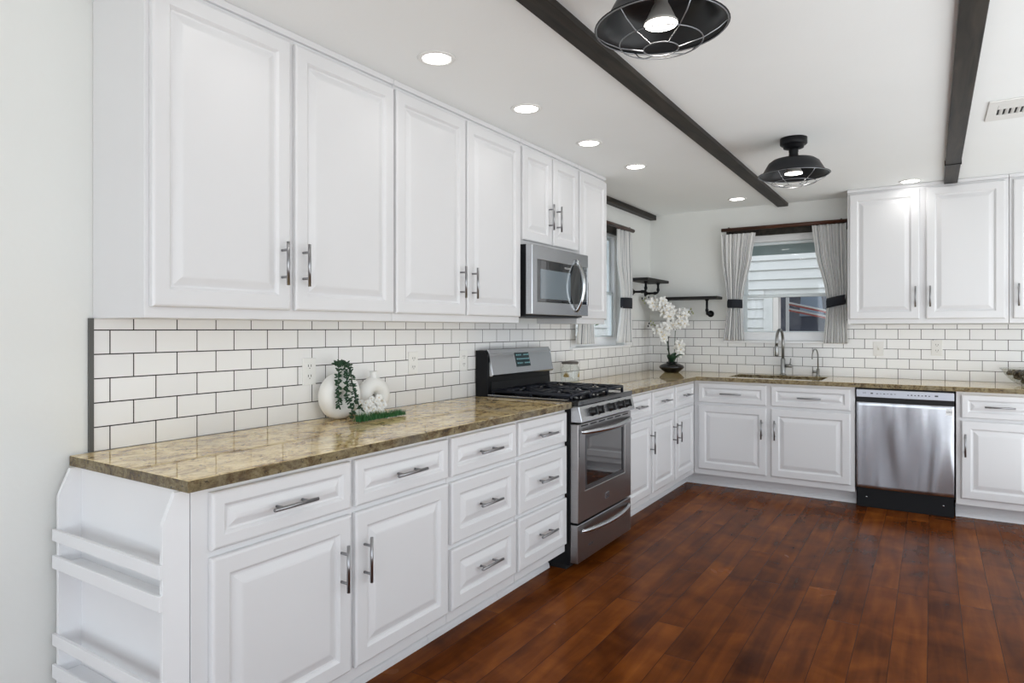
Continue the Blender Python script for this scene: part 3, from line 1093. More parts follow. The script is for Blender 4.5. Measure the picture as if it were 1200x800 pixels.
def on_console(y, s_, d_=0.0012):
    p = Vector((0.092, y, 1.190)) + sl * s_ + nn * d_
    return p


dp = MB()
a, b_, c_, d_ = on_console(-0.085, 0.030), on_console(0.085, 0.030), on_console(0.085, 0.118), on_console(-0.085, 0.118)
bk = [p - nn * 0.001 for p in (a, b_, c_, d_)]
dp.add([a, b_, c_, d_] + bk, [(0, 1, 2, 3), (7, 6, 5, 4), (0, 4, 5, 1), (1, 5, 6, 2), (2, 6, 7, 3), (3, 7, 4, 0)])
dpo = dp.build('display', M_disp, cpo)
lt = MB()
for i in range(7):
    for j in range(3):
        if (i, j) in ((3, 0), (3, 2)):
            continue
        yy = -0.068 + i * 0.0225
        ss = 0.040 + j * 0.026
        p0, p1, p2, p3 = on_console(yy, ss, .0016), on_console(yy + 0.010, ss, .0016), on_console(yy + 0.010, ss + 0.008, .0016), on_console(yy, ss + 0.008, .0016)
        lt.add([p0, p1, p2, p3], [(0, 1, 2, 3)])
lt.build('display_digits', M_lit, dpo)
MB().prism([(0.0985, 0.924), (0.0985, 1.000), (0.104, 1.000), (0.112, 0.924)], 1, -HW + 0.03, HW - 0.01).build('splash_plate', M_black, e, 0.003)
# burners
for (bx, by, br_) in ((0.25, -0.22, 0.042), (0.25, 0.22, 0.036), (0.50, -0.22, 0.048), (0.50, 0.22, 0.042), (0.375, 0.0, 0.036)):
    MB().lathe([(0, 0.9222), (br_ + 0.012, 0.9222), (br_ + 0.01, 0.928), (br_, 0.930), (br_, 0.936), (br_ * 0.8, 0.939), (0, 0.939)],
               (bx, by, 0), 24).build('burner', M_iron, e)


# grates: two side grates and a centre one
def grate(y0, y1):
    g = MB()
    z = 0.947
    r = 0.0088
    xa, xb = 0.125, 0.63
    cs = (y0 + y1) / 2
    for y in (y0, y1):
        g.tube([(xa, y, z), (xb, y, z)], r, 8)
    for x in (xa, (xa + xb) / 2, xb):
        g.tube([(x, y0, z), (x, y1, z)], r, 8)
    wd = (y1 - y0)
    for x in (0.25, 0.50):
        for k in range(8):
            a = PI / 8 + k * PI / 4
            dx, dy = math.cos(a), math.sin(a)
            t = min(0.115 / abs(dx), (wd / 2) / abs(dy))
            g.tube([(x + dx * 0.03, cs + dy * 0.03, z + 0.007), (x + dx * t * 0.6, cs + dy * t * 0.6, z + 0.006), (x + dx * t, cs + dy * t, z)], r * 0.9, 6)
    for y in (y0, y1):
        for x in (xa, (xa + xb) / 2, xb):
            g.tube([(x, y, 0.9225), (x, y, z)], r, 6)
    return g.build('grate', M_iron, e)


grate(-0.355, -0.125)
grate(-0.112, 0.112)
grate(0.125, 0.355)

# ------------------------------------------------------------------ microwave
e = thing('microwave', 'stainless over-the-range microwave with a bowed vertical handle', 'microwave', (0, 2.520, 1.385))
HM = 0.363
MB().box(0.012, 0.345, -HM, HM, 0.0, 0.406).build('microwave_body', M_black, e, 0.002)
MB().box(0.05, 0.33, -HM + 0.03, HM - 0.03, -0.006, -0.0005).build('grease_filter', M_mark, e)
dm = MB().grid([-HM, -0.305, HM - 0.012, HM], [0.008, 0.082, 0.322, 0.404], 0.3455, 0.390, {(1, 1)}, 0)
dmo = dm.build('door', M_steel, e, 0.004)
MB().box(0.350, 0.387, -0.3045, HM - 0.0125, 0.0825, 0.3215).build('door_glass', M_microg, dmo)
MB().box(0.3872, 0.3880, -0.265, 0.115, 0.100, 0.270).build('window_screen', M_micros, dmo)
kp = MB()
for i in range(3):
    for j in range(9):
        kp.box(0.3872, 0.3876, 0.265 + i * 0.026, 0.280 + i * 0.026, 0.105 + j * 0.022, 0.113 + j * 0.022)
kp.build('keypad', M_mark, dmo)
text_mesh('lettering', 'FRIGIDAIRE', 0.016, simple('silver_print', (0.6, 0.6, 0.6), 0.4), dmo, (0.3876, 0.075, 0.296), (PI / 2, 0, PI / 2))
pts = []
for i in range(21):
    t = i / 20
    pts.append((0.391 + 0.052 * math.sin(PI * t) ** 0.8, 0.190, 0.034 + 0.325 * t))
MB().tube(pts, [0.010 + 0.003 * math.sin(PI * i / 20) for i in range(21)], 14).build('handle', M_chrome, dmo)

# ------------------------------------------------------------------ dishwasher
e = thing('dishwasher', 'stainless dishwasher with a dished door in the back run', 'dishwasher', (2.1035, YB - 0.012, 0))
W2 = 0.297
MB().box(-W2 + 0.004, W2 - 0.004, 0.022, 0.56, 0.10, 0.877).build('tub_body', M_black, e)
MB().box(-W2, W2, 0.035, 0.075, 0.0, 0.142).build('kick_plate', M_black, e, 0.003)
for x in (-0.235, 0.235):
    MB().lathe([(0, 0), (0.006, 0), (0.006, 0.003), (0, 0.003)], (x, 0.0345, 0.075), 12, axis=1).build('screw', M_chrome, e)
# gently dished door panel
nx, nz = 25, 25
vs = []
for j in range(nz):
    for i in range(nx):
        u, v = i / (nx - 1) * 2 - 1, j / (nz - 1) * 2 - 1
        bul = (1 - u * u) * (1 - v * v)
        vs.append((u * W2, -0.006 - 0.0065 * (1 - abs(u) ** 2.4) + 0.0018 * math.sin(u * 7 + v * 1.2) * bul, 0.148 + (v + 1) / 2 * 0.628))
k0 = len(vs)
for j in range(nz):
    for i in range(nx):
        p = vs[j * nx + i]
        vs.append((p[0], 0.021, p[2]))
fs = []
for j in range(nz - 1):
    for i in range(nx - 1):
        a = j * nx + i
        fs.append((a, a + 1, a + nx + 1, a + nx))
        fs.append((k0 + a + nx, k0 + a + nx + 1, k0 + a + 1, k0 + a))
for i in range(nx - 1):
    fs.append((i + 1, i, k0 + i, k0 + i + 1))
    a = (nz - 1) * nx + i
    fs.append((a, a + 1, k0 + a + 1, k0 + a))
for j in range(nz - 1):
    a = j * nx
    fs.append((a, a + nx, k0 + a + nx, k0 + a))
    a += nx - 1
    fs.append((a + nx, a, k0 + a, k0 + a + nx))
dd = MB()
dd.add(vs, fs, True)
ddo = dd.build('door', M_steeld, e, 0.002)
ddo.modifiers['bevel'].angle_limit = math.radians(60)
MB().box(-W2, W2, 0.008, 0.021, 0.7765, 0.812).build('pocket_handle', M_darkrec, e)
co = MB().box(-W2, W2, -0.012, 0.021, 0.812, 0.868).build('console', M_console, e, 0.003)
text_mesh('lettering', 'LG', 0.016, M_mark, co, (-0.245, -0.0122, 0.843), (PI / 2, 0, 0))
for i in range(6):
    MB().box(-0.17 + i * 0.022, -0.157 + i * 0.022, -0.0126, -0.0121, 0.838 + 0.002 * (i % 2), 0.843).build('button_mark', M_mark, co)
for i in range(7):
    MB().box(0.022 + i * 0.021, 0.032 + i * 0.021, -0.0126, -0.0121, 0.836, 0.842 + 0.002 * (i % 2)).build('button_mark', M_mark, co)
MB().box(-0.205, -0.190, -0.0126, -0.0121, 0.837, 0.846).build('power_button', M_mark, co)
MB().box(0.185, 0.205, -0.0126, -0.0121, 0.836, 0.846).build('start_button', M_mark, co)
st = MB().box(W2 - 0.047, W2 - 0.010, -0.0085, -0.0062, 0.712, 0.758).build('sticker', M_paper, ddo)
text_mesh('lettering', 'LDQ', 0.016, M_mark, st, (W2 - 0.0285, -0.0088, 0.735), (PI / 2, 0, 0))

# ------------------------------------------------------------------ ceiling beams
o = MB().box(1.150, 1.236, RY + 0.002, D - 0.002, 2.366, H - 0.001).build('ceiling_beam', M_beam, None, 0.003)
tag(o, 'long dark-stained wooden ceiling beam running to the back wall left of the window', 'beam')
e = thing('ceiling_beam', 'dark-stained wooden ceiling beam ending above the right-hand wall cabinets', 'beam', (2.345, 0, 2.364))
MB().box(0, 0.082, RY + 0.002, 4.762, 0, H - 2.365).build('beam_board', M_beam, e, 0.003)
bs = MB()
bs.box(-0.004, 0.086, 4.075, 4.095, -0.004, -0.0003).box(-0.004, -0.0003, 4.075, 4.095, -0.004, 0.028).box(0.0823, 0.086, 4.075, 4.095, -0.004, 0.028)
bs.build('joint_strap', M_black, e)
o = MB().box(0.001, 0.062, 3.34, D - 0.001, 2.350, H - 0.001).build('ceiling_beam', M_beam, None, 0.003)
tag(o, 'short dark wooden beam along the left wall above the side window', 'beam')

# ------------------------------------------------------------------ recessed lights
cans = [(0.61, 1.015, 'round recessed downlight over the counter, nearest the camera'),
        (0.60, 1.736, 'round recessed downlight over the counter, second from the camera'),
        (0.597, 2.46, 'round recessed downlight over the counter in front of the microwave'),
        (0.615, 3.144, 'round recessed downlight just before the side window, fourth along the wall cabinets'),
        (0.91, 4.66, 'round recessed downlight near the back wall left of the long beam'),
        (2.14, 4.66, 'round recessed downlight right in front of the back wall cabinets'),
        (0.61, 0.29, 'round recessed downlight behind the camera side of the counter, out of frame'),
        (3.4, 4.3, 'added unseen downlight over the right part of the kitchen, for room fill'),
        (3.4, 2.3, 'added unseen downlight in the right half of the room, for room fill')]  # last two lamps are unseen, added to fill the room with light


def can_light(x, y, label):
    e = thing('recessed_light', label, 'ceiling light', (x, y, H), 0, 'recessed ceiling downlights')
    MB().lathe([(0.056, -0.0012), (0.060, -0.006), (0.074, -0.004), (0.077, -0.0008), (0.056, -0.0008)], n=40).build('trim_ring', M_plate, e)
    MB().lathe([(0.0, -0.003), (0.0555, -0.003), (0.0555, -0.0012), (0, -0.0012)], n=40).build('lens', M_can, e)
    l = bpy.data.lights.new('downlight_lamp', 'SPOT')
    l.energy = CAN_W
    l.spot_size = math.radians(150)
    l.spot_blend = 0.9
    l.shadow_soft_size = 0.05
    l.color = (1.0, 0.97, 0.93)
    lo = bpy.data.objects.new('downlight_lamp', l)
    COL.objects.link(lo)
    lo.parent = e
    lo.location = (0, 0, -0.012)
    return e


for x, y, lab in cans:
    can_light(x, y, lab)


# ------------------------------------------------------------------ barn-shade ceiling lamps
def barn_lamp(x, y, label):
    e = thing('barn_lamp', label, 'ceiling lamp', (x, y, H), 0, 'black caged barn ceiling lamps')
    MB().lathe([(0, -0.001), (0.072, -0.001), (0.072, -0.034), (0.066, -0.040), (0.056, -0.042), (0.054, -0.056), (0.036, -0.062), (0, -0.062)], n=36).build('canopy', M_black, e)
    MB().lathe([(0.024, -0.0622), (0.026, -0.075), (0.024, -0.085), (0.026, -0.100), (0.026, -0.112), (0.04, -0.120)], n=24).build('stem', M_black, e)
    out = [(0.026, -0.115), (0.075, -0.118), (0.112, -0.124), (0.134, -0.140), (0.152, -0.172), (0.163, -0.192), (0.176, -0.203), (0.189, -0.208)]
    inn = [(0.190, -0.210), (0.176, -0.206), (0.161, -0.196), (0.149, -0.176), (0.131, -0.144), (0.110, -0.128), (0.075, -0.122), (0.026, -0.120)]
    sh = MB().lathe(out, n=48)
    sh.mat = 1
    sh.lathe(inn, n=48)
    sh.mat = 0
    sh.lathe([(0.189, -0.208), (0.1915, -0.2085), (0.190, -0.210)], n=48)
    sh.build('shade', [M_shadeout, M_shadein], e)
    MB().lathe([(0.018, -0.121), (0.020, -0.14), (0.028, -0.155), (0.044, -0.190), (0.049, -0.196), (0.047, -0.201)], n=32).build('bulb', M_bulbbody, e)
    MB().lathe([(0.0, -0.2035), (0.035, -0.2035), (0.047, -0.2012)], n=32).build('bulb_face', M_bulb, e)
    cg = MB()
    cg.ring((0, 0, -0.211), 0.186, 0.0022, 48, 6)
    cg.ring((0, 0, -0.254), 0.118, 0.0018, 40, 6)
    cg.ring((0, 0, -0.272), 0.050, 0.0018, 32, 6)
    for k in range(6):
        a = k * PI / 3 + 0.25
        c, s_ = math.cos(a), math.sin(a)
        cg.tube([(c * 0.187, s_ * 0.187, -0.209), (c * 0.160, s_ * 0.160, -0.232), (c * 0.118, s_ * 0.118, -0.254), (c * 0.05, s_ * 0.05, -0.272)], 0.0018, 6)
    cg.build('wire_cage', M_wire, e)
    l = bpy.data.lights.new('bulb_lamp', 'SPOT')
    l.energy = BULB_W
    l.spot_size = math.radians(140)
    l.spot_blend = 0.6
    l.shadow_soft_size = 0.045
    l.color = (1.0, 0.92, 0.82)
    lo = bpy.data.objects.new('bulb_lamp', l)
    COL.objects.link(lo)
    lo.parent = e
    lo.location = (0, 0, -0.207)
    return e


barn_lamp(1.612, 0.795, 'black caged barn-shade ceiling lamp nearest the camera, cut by the top edge')
barn_lamp(1.612, 3.011, 'black caged barn-shade ceiling lamp farther away toward the window')

# ceiling vent
e = thing('ceiling_vent', 'white slotted air vent register in the ceiling at the right edge', 'vent', (2.50, 2.86, H))
MB().grid([0, 0.042, 0.40, 0.442], [0, 0.075, 0.26, 0.355], -0.007, -0.001, {(1, 1)}, 2).build('vent_frame', M_ventw, e, 0.003)
MB().box(0.042, 0.40, 0.075, 0.26, -0.0022, -0.001).build('vent_backing', M_darkrec, e)
for k in range(15):
    x = 0.052 + k * 0.0235
    MB().prism([(x, -0.0025), (x + 0.005, -0.0025), (x + 0.013, -0.0065), (x + 0.008, -0.0065)], 1, 0.150, 0.258).build('louvre', M_ventw, e)
MB().box(0.043, 0.399, 0.076, 0.148, -0.0065, -0.0025).build('damper_plate', M_ventw, e)


# ------------------------------------------------------------------ outlets
def outlet(label, loc, rz, kind):
    e = thing('wall_outlet' if kind != 'switch' else 'light_switch', label, 'outlet' if kind != 'switch' else 'switch', loc, rz)
    MB().box(-0.036, 0.036, -0.006, -0.0005, -0.058, 0.058).build('cover_plate', M_plate, e, 0.002)
    if kind == 'switch':
        MB().prism([(-0.0065, -0.012), (-0.0065, 0.012), (-0.016, 0.006), (-0.016, 0.001)], 0, -0.004, 0.004).build('toggle', M_plate, e)
    else:
        for zc in (-0.022, 0.022):
            sk = MB().box(-0.017, 0.017, -0.0075, -0.0062, zc - 0.014, zc + 0.014).build('socket', M_plate, e, 0.001)
            MB().box(-0.009, -0.006, -0.0082, -0.0076, zc - 0.002, zc + 0.008).box(0.006, 0.009, -0.0082, -0.0076, zc - 0.002, zc + 0.008).box(
                -0.002, 0.002, -0.0082, -0.0076, zc - 0.010, zc - 0.006).build('slots', M_slot, sk)
    return e


outlet('white duplex outlet in the tiles just left of the tall white ring vase', (TT, 0.884, 1.126), R90, 'duplex')
outlet('white duplex outlet in the tiles between the ring vases and the range', (TT, 1.575, 1.133), R90, 'duplex')
outlet('white duplex outlet in the tiles right beside the range backguard', (TT, 2.02, 1.128), R90, 'duplex')
outlet('white toggle switch in the back tiles above the left end of the dishwasher', (1.912, D - TT, 1.150), 0, 'switch')
outlet('white duplex outlet in the back tiles above the right end of the dishwasher', (2.305, D - TT, 1.163), 0, 'duplex')


# ------------------------------------------------------------------ curtains and rods
def curtain(label, loc, rz, prof, nf, amp, band, seed):
    """prof rows: (z, u0, u1, amp scale) from top to bottom; local -y points into the room"""
    rnd = random.Random(seed)
    ph = [rnd.uniform(0, 6.28) for _ in range(4)]
    e = thing('curtain', label, 'curtain', loc, rz)
    nu, nv = 110, 60
    vs, uvs = [], []

    def sample(z):
        for a, c in zip(prof, prof[1:]):
            if a[0] >= z >= c[0]:
                t = (a[0] - z) / (a[0] - c[0])
                t = t * t * (3 - 2 * t) * 0.5 + t * 0.5
                return [a[k] + (c[k] - a[k]) * t for k in (1, 2, 3)]
        return prof[-1][1:]
    zt_, zb_ = prof[0][0], prof[-1][0]
    for j in range(nv + 1):
        z = zt_ + (zb_ - zt_) * j / nv
        u0, u1, am = sample(z)
        for i in range(nu + 1):
            s_ = i / nu
            ww = s_ + 0.012 * math.sin(2 * PI * 3 * s_ + ph[0] + z * 2)
            y = am * amp * (math.sin(2 * PI * nf * ww + ph[1]) + 0.45 * math.sin(2 * PI * nf * 0.53 * ww + ph[2] + z * 1.5))
            x = u0 + (u1 - u0) * s_ + 0.15 * am * amp * math.sin(4 * PI * nf * ww + ph[3])
            vs.append((x, y, z))
            uvs.append((s_, j / nv))
    fs = [(j * (nu + 1) + i, j * (nu + 1) + i + 1, (j + 1) * (nu + 1) + i + 1, (j + 1) * (nu + 1) + i) for j in range(nv) for i in range(nu)]
    me = bpy.data.meshes.new('curtain_cloth')
    me.from_pydata(vs, [], fs)
    ul = me.uv_layers.new(name='UVMap')
    for lp in me.loops:
        ul.data[lp.index].uv = uvs[lp.vertex_index]
    for p in me.polygons:
        p.use_smooth = True
    me.materials.append(M_curt)
    o = bpy.data.objects.new('cloth', me)
    COL.objects.link(o)
    o.parent = e
    sd = o.modifiers.new('thickness', 'SOLIDIFY')
    sd.thickness = 0.0016
    # black tie band
    zc, bu0, bu1, hh, tilt = band
    bm_ = MB()
    n = 40
    cx_, rx, ry = (bu0 + bu1) / 2, (bu1 - bu0) / 2, 0.036
    v2 = []
    for dz in (-hh, -hh * 0.5, hh * 0.5, hh):
        for k in range(n):
            a = 2 * PI * k / n
            q = 1.0 if abs(dz) < hh else 0.985
            px_, py_ = rx * q * math.cos(a), ry * q * math.sin(a)
            v2.append((cx_ + px_, py_, zc + dz + tilt * px_))
    f2 = [(r_ * n + k, r_ * n + (k + 1) % n, (r_ + 1) * n + (k + 1) % n, (r_ + 1) * n + k) for r_ in range(3) for k in range(n)]
    bm_.add(v2, f2, True)
    bo = bm_.build('tie_band', M_tie, e)
    bo.modifiers.new('thickness', 'SOLIDIFY').thickness = 0.003
    tag(bo, 'black fabric tie band')
    return e


YC = D - 0.085
curtain('striped ticking curtain on the left side of the sink window, tied with a black band', (0, YC, 0), 0,
        [(2.150, 0.690, 0.985, 0.8), (1.95, 0.700, 0.955, 1.0), (1.62, 0.740, 0.885, 0.9), (1.53, 0.752, 0.868, 0.8), (1.42, 0.738, 0.878, 0.9), (1.205, 0.712, 0.892, 1.0)],
        8, 0.0125, (1.532, 0.744, 0.876, 0.038, -0.03), 3)
curtain('striped ticking curtain on the right side of the sink window', (0, YC, 0), 0,
        [(2.172, 1.435, 1.690, 0.8), (1.95, 1.460, 1.690, 1.0), (1.62, 1.535, 1.690, 0.9), (1.535, 1.552, 1.680, 0.8), (1.42, 1.538, 1.690, 0.9), (1.190, 1.520, 1.700, 1.0)],
        8, 0.0125, (1.535, 1.542, 1.688, 0.040, 0.22), 8)
curtain('striped ticking curtain on the far side of the side window by the pipe shelf', (0.075, 0, 0), R90,
        [(2.145, 4.100, 4.400, 0.8), (1.9, 4.110, 4.410, 1.0), (1.62, 4.20, 4.425, 0.9), (1.53, 4.215, 4.400, 0.8), (1.42, 4.18, 4.41, 0.9), (1.195, 4.105, 4.43, 1.0)],
        8, 0.0125, (1.530, 4.205, 4.410, 0.045, 0.0), 5)
curtain('striped curtain on the near side of the side window, below the slim wall cabinet', (0.075, 0, 0), R90,
        [(2.145, 3.42, 3.72, 0.8), (1.62, 3.42, 3.62, 0.9), (1.53, 3.42, 3.60, 0.8), (1.195, 3.36, 3.64, 1.0)],
        8, 0.0125, (1.530, 3.41, 3.61, 0.045, 0.0), 6)


def rod(label, loc, rz, x0, x1, z, bz0, bz1, bx0, bx1):
    e = thing('curtain_rod', label, 'curtain rod', loc, rz)
    MB().tube([(x0, -0.085, z), (x1, -0.085, z)], 0.016, 16).build('rod', M_rod, e)
    MB().box(bx0, bx1, -0.022, -0.001, bz0, bz1).build('back_board', M_beam, e, 0.002)
    for x in (bx0 + 0.03, bx1 - 0.05):
        MB().box(x, x + 0.012, -0.085, -0.0225, z + 0.0165, z + 0.022).box(x, x + 0.012, -0.028, -0.0225, z - 0.03, z + 0.022).build('bracket', M_black, e)
    return e


rod('dark wooden curtain rod with board above the sink window', (0, D, 0), 0, 0.695, 1.700, 2.190, 2.128, 2.205, 0.72, 1.695)
rod('dark wooden curtain rod with board above the side window', (0, 0, 0), R90, 3.40, 4.44, 2.165, 2.108, 2.175, 3.42, 4.41)


# ------------------------------------------------------------------ pipe shelves
def pipe_shelf(label, loc, rz, L_, depth, brs, drop):
    e = thing('wall_shelf', label, 'shelf', loc, rz)
    MB().box(0, L_, -depth, -0.001, 0, 0.024).build('shelf_board', M_shelf, e, 0.002)
    for bx in brs:
        g = MB()
        g.lathe([(0, 0.0005), (0.030, 0.0005), (0.030, 0.007), (0.016, 0.010), (0.016, 0.022), (0.011, 0.022)], (bx, 0, -drop), 24, axis=1)
        pts = [(bx, -0.02, -drop), (bx, -0.105, -drop)]
        for i in range(1, 7):
            a = PI / 2 * i / 6
            pts.append((bx, -0.105 - 0.022 * math.sin(a), -drop + 0.022 * (1 - math.cos(a))))
        pts.append((bx, -0.127, -0.0005))
        g.tube(pts, 0.0105, 12)
        g.tube([(bx, -0.085, -drop), (bx, -0.108, -drop)], 0.0145, 12)
        g.tube([(bx, -0.127, -drop + 0.02), (bx, -0.127, -drop + 0.042)], 0.0145, 12)
        g.tube([(bx, -0.127, -0.012), (bx, -0.127, -0.0006)], 0.017, 12)
        g.build('pipe_bracket', M_black, e)
    return e


pipe_shelf('black wooden shelf on pipe brackets on the left wall in the corner, the higher one', (0, 4.485, 1.736), R90, 0.555, 0.20, (0.145, 0.465), 0.092)
pipe_shelf('black wooden shelf on pipe brackets on the back wall behind the orchid, the lower one', (0.165, D, 1.577), 0, 0.515, 0.20, (0.045, 0.412), 0.130)

# ------------------------------------------------------------------ orchid
e = thing('potted_orchid', 'white artificial orchid in a squat black pot in the corner', 'plant', (0.285, 4.865, CT1 + 0.0005))
MB().lathe([(0, 0), (0.062, 0), (0.068, 0.006), (0.098, 0.030), (0.112, 0.046), (0.104, 0.062), (0.070, 0.078), (0.048, 0.084), (0.046, 0.096), (0.040, 0.096),
            (0.040, 0.080), (0, 0.078)], n=40).build('pot', M_blackcer, e)
MB().lathe([(0, 0.088), (0.039, 0.086)], n=20).build('soil', M_iron, e)
rnd = random.Random(4)
# image-right direction at this place is about (0.84, 0.55)
RX, RYv = 0.837, 0.547


def P(s_, z, dpt=0.0):
    """s_ across the view from the pot axis in metres, dpt towards the room"""
    return Vector((RX * s_ + RYv * dpt * 0.6, RYv * s_ * 0.6 - RX * dpt * 0.6, z))


stems = [[P(0.0, 0.08), P(-0.03, 0.22), P(-0.045, 0.38), P(-0.03, 0.47), P(-0.09, 0.58), P(-0.18, 0.65), P(-0.27, 0.67)],
         [P(0.01, 0.08), P(0.03, 0.22), P(0.035, 0.36), P(0.05, 0.46), P(0.10, 0.52), P(0.17, 0.545)],
         [P(0.0, 0.08), P(-0.035, 0.20), P(-0.05, 0.30), P(-0.09, 0.37), P(-0.15, 0.42), P(-0.21, 0.44)],
         [P(0.01, 0.08, 0.02), P(0.04, 0.14, 0.03), P(0.07, 0.20, 0.03), P(0.075, 0.26, 0.03)]]
for sp in stems:
    # smooth by subdividing
    pts = []
    for i in range(len(sp) - 1):
        p0 = sp[max(i - 1, 0)]
        p1, p2 = sp[i], sp[i + 1]
        p3 = sp[min(i + 2, len(sp) - 1)]
        for k in range(4):
            t = k / 4
            pts.append(0.5 * ((2 * p1) + (p2 - p0) * t + (2 * p0 - 5 * p1 + 4 * p2 - p3) * t * t + (3 * p1 - p0 - 3 * p2 + p3) * t ** 3))
    pts.append(sp[-1])
    MB().tube(pts, 0.0032, 8).build('stem', M_stem, e)
MB().tube([P(-0.028, 0.08), P(-0.034, 0.45)], 0.0035, 8).build('support_stake', M_iron, e)


def flower_mesh():
    mb = MB()
    for k in range(5):
        a = 2 * PI * k / 5 + PI / 2
        wide = 1.0 if k in (1, 4) else 0.72
        Lp = 0.046
        nseg = 5
        vs = []
        for i in range(nseg + 1):
            t = i / nseg
            hw = 0.022 * wide * math.sin(PI * min(1, 0.12 + t * 0.80)) ** 0.8
            yy = -0.004 - 0.012 * t * t + 0.008 * t
            for s_ in (-1, 0, 1):
                rr = 0.004 + Lp * t
                lx, lz = s_ * hw, rr
                vs.append((lx * math.cos(a - PI / 2) - lz * math.sin(a - PI / 2), yy - 0.004 * abs(s_) * -1, lx * math.sin(a - PI / 2) + lz * math.cos(a - PI / 2)))
        fs = [(i * 3 + j, i * 3 + j + 1, (i + 1) * 3 + j + 1, (i + 1) * 3 + j) for i in range(nseg) for j in range(2)]
        mb.add(vs, fs, True)
    mb.mat = 1
    mb.ball((0, -0.008, -0.004), 0.008, 8, 6, (1, 1.2, 0.8))
    return mb


fl0 = None
flw = [(-0.165, 0.66), (-0.125, 0.645), (-0.145, 0.60), (-0.095, 0.655), (-0.095, 0.595), (-0.06, 0.62), (-0.055, 0.565), (-0.08, 0.545), (-0.02, 0.59),
       (-0.015, 0.54), (-0.015, 0.51), (0.015, 0.545), (-0.195, 0.635), (-0.215, 0.655), (-0.18, 0.60), (-0.035, 0.515),
       (0.10, 0.55), (0.125, 0.52), (0.075, 0.51), (0.05, 0.475), (0.10, 0.47), (0.085, 0.43), (0.04, 0.42), (0.055, 0.45), (0.125, 0.445), (0.01, 0.435), (0.14, 0.55),
       (-0.13, 0.41), (-0.11, 0.37), (-0.08, 0.41), (-0.05, 0.42), (-0.075, 0.345), (-0.105, 0.325), (-0.055, 0.36), (-0.145, 0.38), (-0.035, 0.405), (-0.085, 0.305),
       (0.075, 0.255, 0.03), (0.08, 0.21, 0.03), (0.06, 0.235, 0.03), (0.075, 0.17, 0.03)]
for q in flw:
    dpt = q[2] if len(q) > 2 else rnd.uniform(0.0, 0.05)
    if fl0 is None:
        f_ = flower_mesh().build('flower', [M_petal, M_pcentre], e, fixn=False)
        f_.modifiers.new('thickness', 'SOLIDIFY').thickness = 0.0012
        fl0 = f_
    else:
        f_ = fl0.copy()
        COL.objects.link(f_)
        f_.parent = e
    f_.location = P(q[0], q[1], dpt)
    f_.rotation_euler = (rnd.uniform(-0.5, 0.5), rnd.uniform(-0.6, 0.6), 0.55 + rnd.uniform(-0.7, 0.7))
    sc_ = rnd.uniform(0.85, 1.1)
    f_.scale = (sc_,) * 3
for (a_, z_) in ((-0.265, 0.672), (-0.245, 0.635), (-0.285, 0.655), (-0.27, 0.63), (-0.295, 0.675), (-0.23, 0.685), (0.165, 0.55), (0.185, 0.575), (0.195, 0.55), (0.175, 0.525), (0.205, 0.535),
                 (-0.185, 0.45), (-0.205, 0.43), (-0.225, 0.445), (-0.21, 0.465), (-0.17, 0.43), (-0.235, 0.42)):
    MB().ball(P(a_, z_, 0.02), 0.0085, 8, 6, (0.8, 0.8, 1.25)).build('bud', M_bud if rnd.random() < 0.6 else M_iron, e)


def leaf(parent, name, base, tip, width, mat, sag=0.02, n=8):
    base, tip = Vector(base), Vector(tip)
    d = tip - base
    sd_ = d.cross(Vector((0, 0, 1)))
    if sd_.length < 1e-5:
        sd_ = Vector((1, 0, 0))
    sd_.normalize()
    vs = []
    for i in range(n + 1):
        t = i / n
        c = base + d * t + Vector((0, 0, sag * math.sin(PI * t)))
        hw = width * math.sin(PI * (0.1 + 0.9 * t)) ** 0.7 if t < 1 else 0.0
        vs += [c - sd_ * hw + Vector((0, 0, hw * 0.4)), c, c + sd_ * hw + Vector((0, 0, hw * 0.4))]
    mb = MB()
    mb.add(vs, [(i * 3 + j, i * 3 + j + 1, (i + 1) * 3 + j + 1, (i + 1) * 3 + j) for i in range(n) for j in range(2)], True)
    o = mb.build(name, mat, parent)
    o.modifiers.new('thickness', 'SOLIDIFY').thickness = 0.002
    return o


leaf(e, 'leaf', P(0, 0.085), P(-0.045, 0.22, -0.01), 0.034, M_leaf, 0.01)
leaf(e, 'leaf', P(0, 0.085), P(0.11, 0.16, 0.03), 0.042, M_leaf, 0.02)
leaf(e, 'leaf', P(0, 0.085), P(0.03, 0.18, 0.05), 0.040, M_leaf, 0.01)
leaf(e, 'leaf', P(0, 0.085), P(-0.03, 0.16, 0.05), 0.038, M_leaf, 0.01)
leaf(e, 'leaf', P(0, 0.085), P(0.06, 0.14, 0.06), 0.038, M_leaf, 0.02)


# ------------------------------------------------------------------ ring vases and greenery on the near counter
def ring_vase(label, loc, rz, R, r, thick, neck):
    e = thing('ring_vase', label, 'vase', loc, rz)
    mb = MB()
    n, m = 56, 20
    vs = []
    zc = R + r
    for i in range(n):
        a = 2 * PI * i / n
        for j in range(m):
            b_ = 2 * PI * j / m
            rr = R + r * math.cos(b_)
            z = rr * math.sin(a)
            z = max(z, -(R + r) + 0.004)
            vs.append((rr * math.cos(a), thick * math.sin(b_), zc - 0.004 + z))
    fs = [(i * m + j, ((i + 1) % n) * m + j, ((i + 1) % n) * m + (j + 1) % m, i * m + (j + 1) % m) for i in range(n) for j in range(m)]
    mb.add(vs, fs, True)
    mb.lathe([(r * 0.72, 2 * R + 2 * r - 0.024), (neck * 1.05, 2 * R + 2 * r - 0.004), (neck, 2 * R + 2 * r + 0.012), (neck * 1.12, 2 * R + 2 * r + 0.022),
              (neck * 0.9, 2 * R + 2 * r + 0.022), (neck * 0.75, 2 * R + 2 * r - 0.01), (0, 2 * R + 2 * r - 0.012)], n=28)
    mb.build('vase_body', M_ceramic, e, fixn=False)
    return e


